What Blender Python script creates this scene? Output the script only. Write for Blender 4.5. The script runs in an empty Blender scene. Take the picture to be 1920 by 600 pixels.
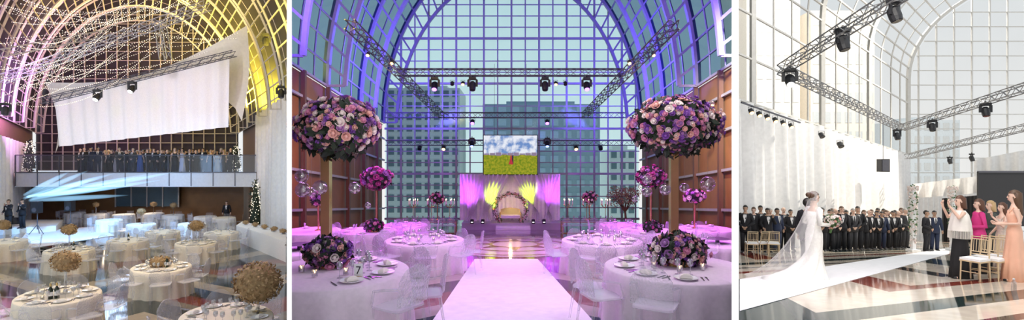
import bpy,bmesh,math,random
from math import sin,cos,pi,sqrt,radians
from mathutils import Vector as V, Matrix
random.seed(7)
S=bpy.context.scene; COL=S.collection
S.view_settings.view_transform='Standard'
FP=900.; HY=300.
RU=random.uniform
def P(px,py,d): return V(((px-960)/FP*d,d,(HY-py)/FP*d))
class Room:
    def __init__(s,vx,sl,fl,x0,x1): s.k=(vx-960)/FP; s.sl=sl; s.fl=fl; s.x0=x0; s.x1=x1; s.vx=vx
    def __call__(s,u,v,w): return V((u+s.k*v,v,w-s.sl*v))
    def fz(s,d): return s.fl-s.sl*d
    def floor(s,px,py,h=0):
        d=(-s.fl-h)/((py-HY)/FP-s.sl); return V(((px-960)/FP*d,d,s.fz(d)))
    def at(s,px,d): return V(((px-960)/FP*d,d,s.fz(d)))
L=Room(270,.05,-3.05,-70,538); C=Room(960,.095,-1.55,547,1372); R=Room(2108,.135,-1.14,1385,1990)
# ---------------------------------------------------------------- mesh builder
class MB:
    def __init__(s): s.v=[]; s.f=[]; s.m=[]; s.mi=0
    def add(s,vs,fs):
        o=len(s.v); s.v+=[V(p) for p in vs]; s.f+=[tuple(i+o for i in f) for f in fs]; s.m+=[s.mi]*len(fs); return s
    def box(s,c,d,rot=None):
        c=V(c); h=[V((x*d[0]/2,y*d[1]/2,z*d[2]/2)) for x in(-1,1) for y in(-1,1) for z in(-1,1)]
        if rot is not None: h=[rot@p for p in h]
        return s.add([c+p for p in h],[(0,1,3,2),(4,6,7,5),(0,4,5,1),(2,3,7,6),(0,2,6,4),(1,5,7,3)])
    def bar(s,a,b,w,h=None):
        a=V(a);b=V(b); t=(b-a); L_=t.length
        if L_<1e-5: return s
        t/=L_; up=V((0,0,1)) if abs(t.z)<.95 else V((0,1,0)); x=t.cross(up).normalized(); y=x.cross(t); h=h or w
        return s.add([p+x*i*w/2+y*j*h/2 for p in(a,b) for i,j in((-1,-1),(1,-1),(1,1),(-1,1))],[(0,1,2,3),(7,6,5,4),(0,4,5,1),(1,5,6,2),(2,6,7,3),(3,7,4,0)])
    def loft(s,rings,cap=True):
        n=len(rings[0]); vs=[p for r in rings for p in r]; fs=[]
        for i in range(len(rings)-1):
            for j in range(n): k=(j+1)%n; fs.append((i*n+j,i*n+k,(i+1)*n+k,(i+1)*n+j))
        if cap: fs.append(tuple(range(n))[::-1]); fs.append(tuple((len(rings)-1)*n+j for j in range(n)))
        return s.add(vs,fs)
    def tube(s,pts,r,n=6,cap=True):
        pts=[V(p) for p in pts]; m=len(pts); rr=r if isinstance(r,(list,tuple)) else [r]*m; rings=[]; px=None
        for i,p in enumerate(pts):
            t=(pts[min(i+1,m-1)]-pts[max(i-1,0)])
            t=t.normalized() if t.length>1e-6 else V((0,0,1))
            if px is None: px=t.orthogonal().normalized()
            x=(px-t*px.dot(t)); x=x.normalized() if x.length>1e-5 else t.orthogonal().normalized(); px=x; y=t.cross(x)
            rings.append([p+(x*cos(a)+y*sin(a))*rr[i] for a in [2*pi*j/n for j in range(n)]])
        return s.loft(rings,cap)
    def lathe(s,prof,n=16,c=(0,0,0),skew=0,cap=False):
        c=V(c); return s.loft([[c+V((r*cos(a)+skew*r*sin(a),r*sin(a),z)) for a in [2*pi*j/n for j in range(n)]] for r,z in prof],cap)
    def ell(s,c,r,nu=10,nv=6,rot=None):
        c=V(c); R_=[]
        for i in range(nv+1):
            t=pi*i/nv; q=max(sin(t),.02); ring=[V((r[0]*q*cos(a),r[1]*q*sin(a),-r[2]*cos(t))) for a in [2*pi*j/nu for j in range(nu)]]
            R_.append([c+(rot@p if rot is not None else p) for p in ring])
        return s.loft(R_)
    def sheet(s,fn,nu,nv):
        return s.add([fn(i/nu,j/nv) for i in range(nu+1) for j in range(nv+1)],[(i*(nv+1)+j,(i+1)*(nv+1)+j,(i+1)*(nv+1)+j+1,i*(nv+1)+j+1) for i in range(nu) for j in range(nv)])
    def clip(s,room):
        bm=bmesh.new(); vs=[bm.verts.new(p) for p in s.v]
        for f in s.f:
            try: bm.faces.new([vs[i] for i in f])
            except ValueError: pass
        for px,sg in((room.x0,1),(room.x1,-1)):
            k=(px-960)/FP
            bmesh.ops.bisect_plane(bm,geom=bm.verts[:]+bm.edges[:]+bm.faces[:],plane_co=(0,0,0),plane_no=(sg,-sg*k,0),clear_inner=True)
        bmesh.ops.bisect_plane(bm,geom=bm.verts[:]+bm.edges[:]+bm.faces[:],plane_co=(0,4.2,0),plane_no=(0,1,0),clear_inner=True)
        bm.verts.index_update(); s.v=[v.co.copy() for v in bm.verts]; s.f=[tuple(v.index for v in f.verts) for f in bm.faces]; s.m=[0]*len(s.f); bm.free(); return s
    def mesh(s,name,mat,smooth=False):
        me=bpy.data.meshes.new(name); me.from_pydata([tuple(p) for p in s.v],[],s.f)
        for m in (mat if isinstance(mat,list) else [mat]): me.materials.append(m)
        if any(s.m): me.polygons.foreach_set('material_index',s.m)
        if smooth: me.polygons.foreach_set('use_smooth',[True]*len(me.polygons))
        me.update(); return me
    def build(s,name,mat,par=None,off=None,smooth=False):
        if not s.v: return None
        if par is not None and off is None: off=V((0,0,0))
        if off is None:
            xs=[p.x for p in s.v];ys=[p.y for p in s.v]; off=V(((min(xs)+max(xs))/2,(min(ys)+max(ys))/2,min(p.z for p in s.v)))
        off=V(off); s.v=[p-off for p in s.v]
        return link(name,s.mesh(name,mat,smooth),par,off if par is None else V((0,0,0)))
KIDS={}
def link(name,me,par=None,loc=(0,0,0)):
    o=bpy.data.objects.new(name,me); COL.objects.link(o); o.location=loc
    if par is not None: o.parent=par; KIDS.setdefault(par.name,[]).append(o)
    return o
def tag(o,label,cat,group=None,kind=None):
    if o is None: return
    o['label']=label; o['category']=cat
    if group: o['group']=group
    elif 'group' in o: del o['group']
    if kind: o['kind']=kind
    return o
def thing(name,label='x',cat='x',loc=(0,0,0),rz=0,group=None):
    o=link(name,None,None,loc); o.rotation_euler=(0,0,rz); o.empty_display_size=.1
    return tag(o,label,cat,group)
def struct(mb,name,mat,label=None,smooth=False,par=None):
    o=mb.build(name,mat,par,smooth=smooth)
    if o is not None and par is None:
        o['kind']='structure'
        if label: o['label']=label
    return o
def copytree(o,par=None):
    c=o.copy(); COL.objects.link(c)
    if par is not None: c.parent=par; KIDS.setdefault(par.name,[]).append(c)
    for ch in KIDS.get(o.name,[]): copytree(ch,c)
    return c
class Kind:
    def __init__(s,fn,*a): s.fn=fn; s.a=a; s.root=None
    def put(s,loc,rz,label,cat,group=None,sc=1):
        if s.root is None: s.root=s.fn(*s.a); r=s.root
        else: r=copytree(s.root)
        r.location=loc; r.rotation_euler=(0,0,rz); r.scale=(sc,sc,sc) if not isinstance(sc,tuple) else sc
        tag(r,label,cat,group); return r
# ---------------------------------------------------------------- materials
def newmat(n):
    m=bpy.data.materials.new(n); m.use_nodes=True; nt=m.node_tree; nt.nodes.clear(); return m,nt,nt.nodes.new('ShaderNodeOutputMaterial')
def nd(nt,t,**k):
    n=nt.nodes.new(t)
    for a,b in k.items():
        if a in n.inputs: n.inputs[a].default_value=b
        else: setattr(n,a,b)
    return n
def c4(c): return (c[0],c[1],c[2],1)
def M(name,col,rough=.5,metal=0,em=0,var=.12,scale=6,alpha=1,bump=0,emc=None,edge=None):
    m,nt,out=newmat(name); b=nd(nt,'ShaderNodeBsdfPrincipled',Roughness=rough,Metallic=metal)
    tc=nd(nt,'ShaderNodeTexCoord'); no=nd(nt,'ShaderNodeTexNoise',Scale=scale,Detail=3.); nt.links.new(tc.outputs['Object'],no.inputs['Vector'])
    mx=nd(nt,'ShaderNodeMix',data_type='RGBA'); mx.inputs[6].default_value=c4([x*(1-var) for x in col]); mx.inputs[7].default_value=c4([min(1,x*(1+var)) for x in col])
    nt.links.new(no.outputs['Fac'],mx.inputs[0]); nt.links.new(mx.outputs[2],b.inputs['Base Color'])
    if em: b.inputs['Emission Color'].default_value=c4(emc or col); b.inputs['Emission Strength'].default_value=em
    if bump:
        vo=nd(nt,'ShaderNodeTexVoronoi',Scale=scale*4); nt.links.new(tc.outputs['Object'],vo.inputs['Vector']); bp=nd(nt,'ShaderNodeBump',Strength=bump,Distance=.02)
        nt.links.new(vo.outputs['Distance'],bp.inputs['Height']); nt.links.new(bp.outputs[0],b.inputs['Normal'])
    sh=b.outputs[0]
    if alpha<1:
        tr=nd(nt,'ShaderNodeBsdfTransparent'); mi=nd(nt,'ShaderNodeMixShader',Fac=alpha); nt.links.new(tr.outputs[0],mi.inputs[1]); nt.links.new(sh,mi.inputs[2]); sh=mi.outputs[0]
        if edge:
            lw=nd(nt,'ShaderNodeLayerWeight',Blend=.35); mr=nd(nt,'ShaderNodeMapRange'); mr.inputs[3].default_value=alpha; mr.inputs[4].default_value=edge
            if bump: nt.links.new(bp.outputs[0],lw.inputs['Normal'])
            nt.links.new(lw.outputs['Facing'],mr.inputs[0]); nt.links.new(mr.outputs[0],mi.inputs[0])
    nt.links.new(sh,out.inputs[0]); return m
def glassmat(name,tint,gl=.1):
    m,nt,out=newmat(name); tr=nd(nt,'ShaderNodeBsdfTransparent'); g=nd(nt,'ShaderNodeBsdfGlossy',Roughness=.08)
    no=nd(nt,'ShaderNodeTexNoise',Scale=.3); tc=nd(nt,'ShaderNodeTexCoord'); nt.links.new(tc.outputs['Object'],no.inputs['Vector'])
    mx=nd(nt,'ShaderNodeMix',data_type='RGBA'); mx.inputs[6].default_value=c4([x*.9 for x in tint]); mx.inputs[7].default_value=c4(tint); nt.links.new(no.outputs['Fac'],mx.inputs[0]); nt.links.new(mx.outputs[2],tr.inputs[0])
    mi=nd(nt,'ShaderNodeMixShader',Fac=gl); nt.links.new(tr.outputs[0],mi.inputs[1]); nt.links.new(g.outputs[0],mi.inputs[2]); nt.links.new(mi.outputs[0],out.inputs[0]); return m
def floormat(name,room,period,u0,chev,stops,rough,spec=.4,k=.8):
    m,nt,out=newmat(name); lk=nt.links.new; b=nd(nt,'ShaderNodeBsdfPrincipled',Roughness=rough); b.inputs['Specular IOR Level'].default_value=spec
    g=nd(nt,'ShaderNodeNewGeometry'); sp=nd(nt,'ShaderNodeSeparateXYZ'); lk(g.outputs['Position'],sp.inputs[0])
    def mt(op,a,b_=None):
        n=nd(nt,'ShaderNodeMath',operation=op)
        for i,q in enumerate((a,b_)):
            if q is None: continue
            if isinstance(q,(int,float)): n.inputs[i].default_value=q
            else: lk(q,n.inputs[i])
        return n.outputs[0]
    u=mt('SUBTRACT',mt('SUBTRACT',sp.outputs[0],mt('MULTIPLY',sp.outputs[1],room.k)),u0)
    if chev: u=mt('PINGPONG',u,chev)
    t=mt('FRACT',mt('DIVIDE',mt('ADD',mt('MULTIPLY',u,k),sp.outputs[1]),period))
    cr=nd(nt,'ShaderNodeValToRGB'); cr.color_ramp.interpolation='CONSTANT'; e=cr.color_ramp.elements
    while len(e)<len(stops): e.new(.5)
    for i,(p,c) in enumerate(stops): e[i].position=p; e[i].color=c4(c)
    lk(t,cr.inputs[0]); no=nd(nt,'ShaderNodeTexNoise',Scale=2.5,Detail=6.,Distortion=1.5); lk(g.outputs['Position'],no.inputs['Vector'])
    mx=nd(nt,'ShaderNodeMix',data_type='RGBA',blend_type='MULTIPLY'); mx.inputs[0].default_value=.35; lk(cr.outputs[0],mx.inputs[6]); lk(no.outputs['Fac'],mx.inputs[7]); lk(mx.outputs[2],b.inputs['Base Color']); lk(b.outputs[0],out.inputs[0]); return m
cream=(.4,.33,.25); green=(.01,.022,.022); red=(.18,.02,.015); dark=(.008,.01,.012)
FLL=floormat('marble_left',L,5.2,0,2.6,[(0,cream),(.2,green),(.46,(.2,.17,.14)),(.56,red),(.76,dark)],.07,.35,1.0)
FLC=floormat('marble_centre',C,5.6,0,3.2,[(0,(.5,.42,.38)),(.18,(.01,.011,.014)),(.42,(.4,.34,.31)),(.56,(.2,.022,.018)),(.76,(.01,.011,.014))],.06,.35,1.1)
FLR=floormat('marble_right',R,7.5,0,4.0,[(0,(.88,.77,.62)),(.19,(.012,.034,.03)),(.36,(.86,.75,.61)),(.62,(.3,.05,.03)),(.73,(.9,.79,.65)),(.93,(.02,.02,.024))],.06,.2,1.0)
white=M('white_paint',(.85,.85,.85),.5); whitecl=M('white_cloth',(.85,.84,.84),.9,scale=20); creamcl=M('cream_cloth',(.82,.74,.62),.9,scale=20); lilaccl=M('pale_lilac_cloth',(.8,.67,.79),.9,scale=20)
drapem=M('white_drape',(.88,.87,.86),.9); sailm=M('sail_fabric',(.8,.78,.7),.8); runm=M('white_runner',(.84,.83,.84),.6)
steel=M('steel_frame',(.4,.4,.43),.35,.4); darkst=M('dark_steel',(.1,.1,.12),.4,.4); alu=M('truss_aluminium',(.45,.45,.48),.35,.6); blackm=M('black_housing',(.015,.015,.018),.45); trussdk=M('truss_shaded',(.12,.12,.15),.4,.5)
wood=M('brown_wood',(.2,.098,.038),.4,var=.3,scale=1.5); darkpane=M('night_glass',(.03,.028,.034),.5); whitest=M('white_steel',(.66,.64,.6),.4)
gold=M('gold_metal',(.75,.5,.2),.16,.95); acr=M('clear_acrylic',(.75,.75,.82),.05,alpha=.06,edge=.75); acrb=M('dimpled_acrylic',(.75,.75,.84),.06,alpha=.1,bump=.7,scale=9,edge=.7)
glassm=glassmat('drinking_glass',(.93,.94,.96),.3); pane_c=glassmat('teal_pane',(.66,.91,.94),.01); pane_v=glassmat('dusk_vault_pane',(.2,.34,.44),.03); pane_r=glassmat('clear_pane',(.98,.98,.97),.02); rail_g=glassmat('rail_glass',(.85,.9,.97),.06); globem=glassmat('globe_glass',(.9,.88,.92),.34)
chin=M('white_china',(.9,.9,.9),.2); bottlem=M('dark_bottle',(.02,.03,.02),.1); cutl=M('cutlery_steel',(.16,.16,.18),.25,.8); napm=M('napkin_linen',(.85,.8,.72),.9); foilm=M('gold_foil',(.7,.5,.2),.3,.8)
leafm=M('leaf_green',(.06,.14,.04),.6,var=.4); darkleaf=M('dark_leaf',(.02,.035,.02),.7,var=.4); bronze=M('bronze_hydrangea',(.38,.25,.12),.7,var=.5,scale=14)
ROSE=[M('rose_'+n,c,.7) for n,c in(('pink',(.68,.27,.42)),('purple',(.24,.08,.42)),('white',(.84,.74,.7)),('mauve',(.42,.2,.48)),('magenta',(.55,.08,.32)),('peach',(.78,.44,.38)))]
lensw=M('lens_white',(1,1,1),em=6); lensp=M('lens_violet',(.5,.15,1),em=5); lensb=M('lens_blue',(.2,.3,1),em=5); lenso=M('lens_orange',(1,.55,.2),em=5); lensd=M('lens_dark',(.02,.02,.03),.1)
flame=M('flame',(1,.7,.35),em=8); candlem=M('candle_wax',(.9,.85,.75),.6); bulbm=M('fairy_bulb',(1,.85,.65),em=4); wirem=M('thin_wire',(.3,.28,.25),.5)
# ---------------------------------------------------------------- camera, world
cd=bpy.data.cameras.new('camera'); cam=bpy.data.objects.new('camera',cd); COL.objects.link(cam); cam.rotation_euler=(pi/2,0,0); cd.sensor_width=36; cd.lens=900/1920*36; cd.clip_end=600; cd.clip_start=.1; S.camera=cam
w=bpy.data.worlds.new('sky'); S.world=w; w.use_nodes=True; nt=w.node_tree; nt.nodes.clear(); wo=nd(nt,'ShaderNodeOutputWorld'); bg=nd(nt,'ShaderNodeBackground',Strength=1.0)
tc=nd(nt,'ShaderNodeTexCoord'); sp=nd(nt,'ShaderNodeSeparateXYZ'); cr=nd(nt,'ShaderNodeValToRGB'); e=cr.color_ramp.elements; e[0].position=.0; e[0].color=(.9,.9,.89,1); e[1].position=.6; e[1].color=(.6,.69,.76,1)
nt.links.new(tc.outputs['Generated'],sp.inputs[0]); nt.links.new(sp.outputs[2],cr.inputs[0]); nt.links.new(cr.outputs[0],bg.inputs[0]); nt.links.new(bg.outputs[0],wo.inputs[0])
def lamp(kind,loc,target,power,col,size=2,ang=60,blend=.5):
    l=bpy.data.lights.new(kind.lower()+'_lamp',kind); l.energy=power; l.color=col
    if kind=='AREA': l.size=size
    else: l.shadow_soft_size=size
    if kind=='SPOT': l.spot_size=radians(ang); l.spot_blend=blend
    o=bpy.data.objects.new(kind.lower()+'_lamp',l); COL.objects.link(o); o.location=loc
    o.rotation_euler=(V(target)-V(loc)).to_track_quat('-Z','Y').to_euler(); return o
# ---------------------------------------------------------------- partitions
for i,(a,b,lab) in enumerate(((538,547,'self glowing white divider edge between the night banquet and the violet banquet'),(1372,1385,'self glowing white divider edge between the violet banquet and the ceremony'))):
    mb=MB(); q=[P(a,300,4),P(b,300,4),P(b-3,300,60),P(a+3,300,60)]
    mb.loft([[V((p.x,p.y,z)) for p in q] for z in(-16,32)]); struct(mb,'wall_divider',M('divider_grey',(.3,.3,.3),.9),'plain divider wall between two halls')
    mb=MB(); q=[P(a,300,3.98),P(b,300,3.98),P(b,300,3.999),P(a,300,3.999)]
    mb.loft([[V((p.x,p.y,z)) for p in q] for z in(-3,3)]); struct(mb,'trim_%d'%(i+1),M('divider_edge_white_glow',(1,1,1),.9,em=1,var=0),lab)  # edge strip given its own glow to stay pure white; not a lamp
TR=[3]
def trim(mb,room,mat,label):
    mb.clip(room)
    if mb.v: struct(mb,'trim_%d'%TR[0],mat,label); TR[0]+=1
# ---------------------------------------------------------------- shells
def shell_floor(room,v0,v1,u0,u1,mat,label):
    mb=MB(); mb.sheet(lambda i,j: room(u0+(u1-u0)*i,v0+(v1-v0)*j,room.fl),2,2); mb.clip(room); struct(mb,'floor',mat,label)
shell_floor(L,4,44,-40,40,FLL,'polished banded marble floor of night banquet hall')
shell_floor(C,4,37,-40,40,FLC,'polished chevron marble floor of violet banquet hall')
shell_floor(R,4,39,-60,40,FLR,'polished banded marble floor of ceremony hall')
def ellprof(uc,a,spring,b,base=None,n=24,a0=0,a1=pi):
    pts=[(uc-a*cos(a0+(a1-a0)*i/n),spring+b*sin(a0+(a1-a0)*i/n)) for i in range(n+1)]
    return pts
def vault(room,prof,vs,mat,skin,label,rw=.3,pw=.12,step=2,dbl=.0,thin=0):
    mb=MB(); n=len(prof)-1
    mb.sheet(lambda i,j:room(*((prof[round(i*n)][0]),vs[0]+(vs[-1]-vs[0])*j,prof[round(i*n)][1])),n,1); mb.clip(room); struct(mb,'ceiling',skin,label+' glazed barrel vault')
    for v in vs[:]:
        mb=MB(); pts=[room(u,v-.15,w) for u,w in prof]
        for a,b in zip(pts,pts[1:]): mb.bar(a,b,rw)
        if dbl:
            uc=(prof[0][0]+prof[-1][0])/2; pin=[room(uc+(u-uc)*dbl,v-.15,w*(1 if i in(0,n) else dbl)) for i,(u,w) in enumerate(prof)]
            for a,b in zip(pin,pin[1:]): mb.bar(a,b,rw*.7)
            for a,b in zip(pin,pts): mb.bar(a,b,rw*.4)
        trim(mb,room,mat,label+' curved rib')
    if thin:
        for a_,b_ in zip(vs,vs[1:]):
            for q in range(1,thin+1):
                v=a_+(b_-a_)*q/(thin+1); mb=MB(); pts=[room(u,v-.1,w) for u,w in prof]
                for a,b in zip(pts,pts[1:]): mb.bar(a,b,pw*.8)
                trim(mb,room,mat,label+' thin glazing rib')
    for i in range(0,n+1,step):
        mb=MB(); mb.bar(room(prof[i][0],vs[0],prof[i][1]),room(prof[i][0],vs[-1],prof[i][1]),pw); trim(mb,room,mat,label+' long purlin')
def endgrid(room,v,prof,wb,us,ws,fm,pm,label,name,bw=.1,heavy=0):
    mb=MB(); pts=[room(u,v+.2,w) for u,w in prof]; pts=[room(prof[0][0],v+.2,wb)]+pts+[room(prof[-1][0],v+.2,wb)]
    mb.add(pts,[tuple(range(len(pts)))]); mb.clip(room); g=struct(mb,name,pm,label)
    def top(u):
        for (a,b),(c,d) in zip(prof,prof[1:]):
            if a<=u<=c and c>a: return b+(d-b)*(u-a)/(c-a)
        return None
    off=g.location
    for i,u in enumerate(us):
        t=top(u)
        if t: m=MB(); m.bar(room(u,v,wb),room(u,v,t),bw*(1.5 if heavy and i%2 else 1)); m.clip(room); m.build('mullion',fm,g,off)
    for i,w_ in enumerate(ws):
        xs=[u for u in [prof[0][0]+(prof[-1][0]-prof[0][0])*k/120 for k in range(121)] if (top(u) or wb)>w_]
        if xs: m=MB(); m.bar(room(xs[0],v,w_),room(xs[-1],v,w_),bw*(1.7 if heavy and i%heavy==0 else .8)); m.clip(room); m.build('transom',fm,g,off)
    return g
# left night hall
prL=ellprof(-.6,8.9,4.5,11,n=40); vault(L,prL,[8,11,14,17,20,23,26,29,32,35,38.5,42],M('lit_steel_left',(.6,.57,.52),.5,.1),darkpane,'night hall',.15,.05,1,.92,1)
endgrid(L,42,prL,1.2,[-9+.95*i for i in range(20)],[1.2+.8*i for i in range(18)],M('lit_grid_left',(.45,.43,.4),.5,.1),darkpane,'dark glazed end wall above the balcony of night hall','window_1',.07)
mb=MB(); mb.sheet(lambda i,j:L(-9.6+17.9*i,40,-3.05+2.95*j),2,2); mb.clip(L); struct(mb,'wall_back',wood,'brown panelled wall under the balcony')
for u,ws in((-9.5,5),(8.3,5)):
    mb=MB(); mb.sheet(lambda i,j:L(u+(.35 if u>0 else -.25),6+36*i,-3.05+8*j),2,2); mb.clip(L); struct(mb,'wall_left' if u<0 else 'wall_right',M('dusky_wall',(.25,.16,.1),.7),'side wall behind the drapes of night hall')
def drape(name,label,room,pts,folds,amp,mat,cat='drape',group=None,clip=True,nv=8):
    # pts: top-left, top-right, bottom-left, bottom-right
    a,b,c,d=[V(p) for p in pts]; n=folds*6; nrm=(b-a).cross(a-c).normalized()
    mb=MB(); mb.sheet(lambda i,j:(a.lerp(b,i)).lerp(c.lerp(d,i),j)+nrm*amp*(.6+.4*j)*(sin(i*folds*2*pi)+.35*sin(i*folds*4.7+1)),n,nv)
    if clip: mb.clip(room)
    return tag(mb.build(name,mat,smooth=True),label,cat,group)
drape('side_drape','white gathered drape on left wall beside the band',L,(L(-9.4,26,3.2),L(-9.4,40,3.2),L(-9.4,26,-3),L(-9.4,40,-3)),16,.1,drapem)
drape('side_drape','tall white gathered drape on right wall of night hall',L,(L(8.2,22,5.2),L(8.2,35,5.0),L(8.2,22,-3),L(8.2,35,-3)),14,.2,drapem)
# balcony
bl=thing('balcony','white balcony slab with glass balustrade across the night hall','balcony',L(-.5,34,-.2)); off=bl.location
mb=MB(); mb.loft([[L(u,v,w_) for u,v in((-9.15,34),(7.95,34),(7.95,41.9),(-9.15,41.9))] for w_ in(-.2,.85)]); mb.build('slab',M('balcony_white',(.6,.64,.7),.5),bl,off)
for i in range(11):
    u0=-9.15+17.1*i/11; m=MB(); m.loft([[L(u,v,w_) for u,v in((u0+.05,34.1),(u0+1.5,34.1),(u0+1.5,34.13),(u0+.05,34.13))] for w_ in(.86,2.0)]); m.build('glass_panel',rail_g,bl,off)
    m=MB(); m.bar(L(u0,34.12,.85),L(u0,34.12,2.05),.06); m.build('post',darkst,bl,off)
    m=MB(); m.bar(L(u0+.04,33.97,-.15),L(u0+.04,33.97,.8),.035); m.build('panel_joint',darkst,bl,off)
m=MB(); m.bar(L(-9.15,34.12,2.05),L(7.95,34.12,2.05),.07); m.build('handrail',darkst,bl,off)
m=MB(); m.bar(L(-9.15,33.97,.82),L(7.95,33.97,.82),.07); m.build('edge_strip',darkst,bl,off)
# centre hall
stC=M('vault_steel_centre',(.26,.26,.32),.4,.2)
prC=ellprof(0,9.6,6.2,13,n=36); vault(C,prC,[10,15,20,25,30.5,36],stC,pane_v,'violet hall',.3,.085,1,.9,2)
endgrid(C,36.2,prC,-1.55,[-9.4+1.04*i*1.0 for i in range(19)],[-1+.85*i for i in range(24)],M('mullion_grey',(.33,.35,.38),.4,.3),pane_c,'tall gridded glass end wall overlooking office towers','window_2',.095,4)
for sgn,nm in((-1,'wall_left'),(1,'wall_right')):
    mb=MB(); u=sgn*9.75; mb.sheet(lambda i,j:C(u,8+28*i,-1.55+7.7*j),2,2); mb.clip(C); struct(mb,nm,wood,'brown timber side wall of violet hall')
    for w_ in(-.2,1.6,3.4,5.0,6.2):
        mb=MB(); mb.bar(C(sgn*9.6,8,w_),C(sgn*9.6,36,w_),.12); trim(mb,C,steel,'steel rail along timber wall')
    for v in(22,25,28,31,34):
        mb=MB(); mb.bar(C(sgn*9.55,v,-1.5),C(sgn*9.55,v,6.2),.2); trim(mb,C,M('brown_post',(.1,.05,.03),.4),'post on timber wall')
# right hall
prR=[(-16.9,5.5),(-16.9,7.5),(-16.9,9.5),(-16.9,11.4)]+ellprof(0,16.9,11.4,9.2,n=34)[1:]
vault(R,prR,[12,17,22,27,32,37.7],whitest,pane_r,'ceremony hall',.22,.085,1,0,3)
endgrid(R,37.8,prR,-1.14,[-16.2+1.4*i for i in range(10)],[-.5+1.15*i for i in range(19)],whitest,pane_r,'bright gridded glass end wall of ceremony hall','window_3',.09)
mb=MB(); mb.sheet(lambda i,j:R(-17.4,10+28*i,-1.14+6.6*j),2,2); mb.clip(R); struct(mb,'wall_left',white,'pale wall behind the ceremony drapes')
drape('wall_drape','long white pleated drape covering the ceremony hall side wall',R,(R(-16.8,20.5,5.4),R(-16.8,37.6,5.4),R(-16.8,20.5,-1.1),R(-16.8,37.6,-1.1)),24,.36,drapem)
# ---------------------------------------------------------------- buildings outside
def building(room,v,px0,px1,pyt,pyb,nx,ny,wm,pm,label,group=None):
    a=P(px0,pyt,v); b=P(px1,pyb,v); t=thing('office_tower',label,'building',(a.x/2+b.x/2,v,b.z),0,group); off=t.location
    m=MB(); m.box(((a.x+b.x)/2,v+4,(a.z+b.z)/2),(b.x-a.x,8,a.z-b.z)); m.build('facade',wm,t,off)
    cw=(b.x-a.x)/nx; ch=(a.z-b.z)/ny; m=MB(); m.box((0,0,0),(cw*.62,.2,ch*.55)); me=m.mesh('window',pm)
    for i in range(nx):
        for j in range(ny): o=link('window',me,t,V((a.x+cw*(i+.5),v,b.z+ch*(j+.5)))-off)
    m=MB(); m.box(((a.x+b.x)/2,v+4,a.z+.3),((b.x-a.x)*.6,4,.6)); m.build('roof_plant',wm,t,off)
bt=M('tower_pale_grey',(.74,.75,.73),.6); bt2=M('tower_slate',(.36,.46,.5),.6); bw=M('tower_window',(.17,.23,.26),.2); bpale=M('tower_stone',(.86,.78,.66),.7); bpw=M('stone_window',(.6,.61,.6),.4)
building(C,62,725,862,165,425,8,12,bt,bw,'grey office tower with window grid, left of the stage')
building(C,66,905,1125,195,425,9,10,bt2,M('tower_window_pale',(.5,.62,.66),.2),'wide slate office tower behind the hanging screen')
building(C,75,1143,1192,280,425,3,7,bt,bw,'small distant tower right of the slate tower')
building(R,64,1400,1500,-60,420,6,11,bpale,bpw,'pale stone tower above the left end of the drape')
building(R,66,1520,1640,20,420,6,11,bpale,bpw,'pale stone tower beyond the vault middle')
building(R,75,1712,1800,225,425,5,8,M('tower_grey_pale',(.66,.7,.72),.6),bpw,'grey distant tower beyond the ceremony end window')
# ---------------------------------------------------------------- generic object kinds
def k_chair(join=False):
    t=thing('acrylic_chair')
    def rr(w,d,r,z,y0=0):
        pts=[]
        for cx,cy,a0 in((w/2-r,d/2-r,0),(-w/2+r,d/2-r,90),(-w/2+r,-d/2+r,180),(w/2-r,-d/2+r,270)):
            for q in range(4): a=radians(a0+30*q); pts.append(V((cx+r*cos(a),y0+cy+r*sin(a),z)))
        return pts
    m=MB(); m.loft([rr(.42,.40,.07,.435),rr(.45,.43,.08,.445),rr(.45,.43,.08,.465),rr(.40,.38,.07,.458)]); m.build('seat',acr,t)
    def bk(i,j):
        x=(i-.5)*2; z=.5+.44*j; e=sqrt(max(0,1-(max(0,j-.45)/.6)**2)) if j>.45 else 1
        X=x*.225*(.9+.1*e)*(.55+.45*e if j>.8 else 1); return V((X,.2+.05*j+.03*(1-x*x),z-(.06*x*x*j)))
    m=MB(); m.sheet(bk,8,7); n=len(m.v); m.v+= [p+V((0,.02,0)) for p in m.v]; m.f+=[tuple(q+n for q in f[::-1]) for f in m.f]; m.m+=m.m
    rim=[i*8 for i in range(9)]+[8*8+j for j in range(1,8)]+[i*8+7 for i in range(7,-1,-1)]+[j for j in range(6,0,-1)]
    for a,b in zip(rim,rim[1:]+rim[:1]): m.f.append((a,b,b+n,a+n)); m.m.append(0)
    m.build('backrest',acrb,t,smooth=False)
    for x in(-1,1):
        m=MB(); m.tube([(x*.2,-.18,.44),(x*.21,-.2,.0)],[.022,.014],6); m.build('leg',acr,t)
        m=MB(); m.tube([(x*.19,.18,.44),(x*.2,.25,.0)],[.022,.014],6); m.build('leg',acr,t)
        m=MB(); m.tube([(x*.225,.22,.7),(x*.25,.05,.68),(x*.245,-.12,.64),(x*.22,-.19,.46)],.015,6); m.build('armrest',acr,t)
    return t
ACH=Kind(k_chair)
def k_far():
    m=MB(); m.box((0,0,.45),(.44,.42,.03)); m.box((0,.22,.72),(.42,.03,.44))
    for x in(-1,1):
        for y in(-1,1): m.tube([(x*.19,y*.18,.44),(x*.2,y*.21,0)],.018,4)
    return m.build('acrylic_chair',acr,off=(0,0,0))
ACF=Kind(k_far)
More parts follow.
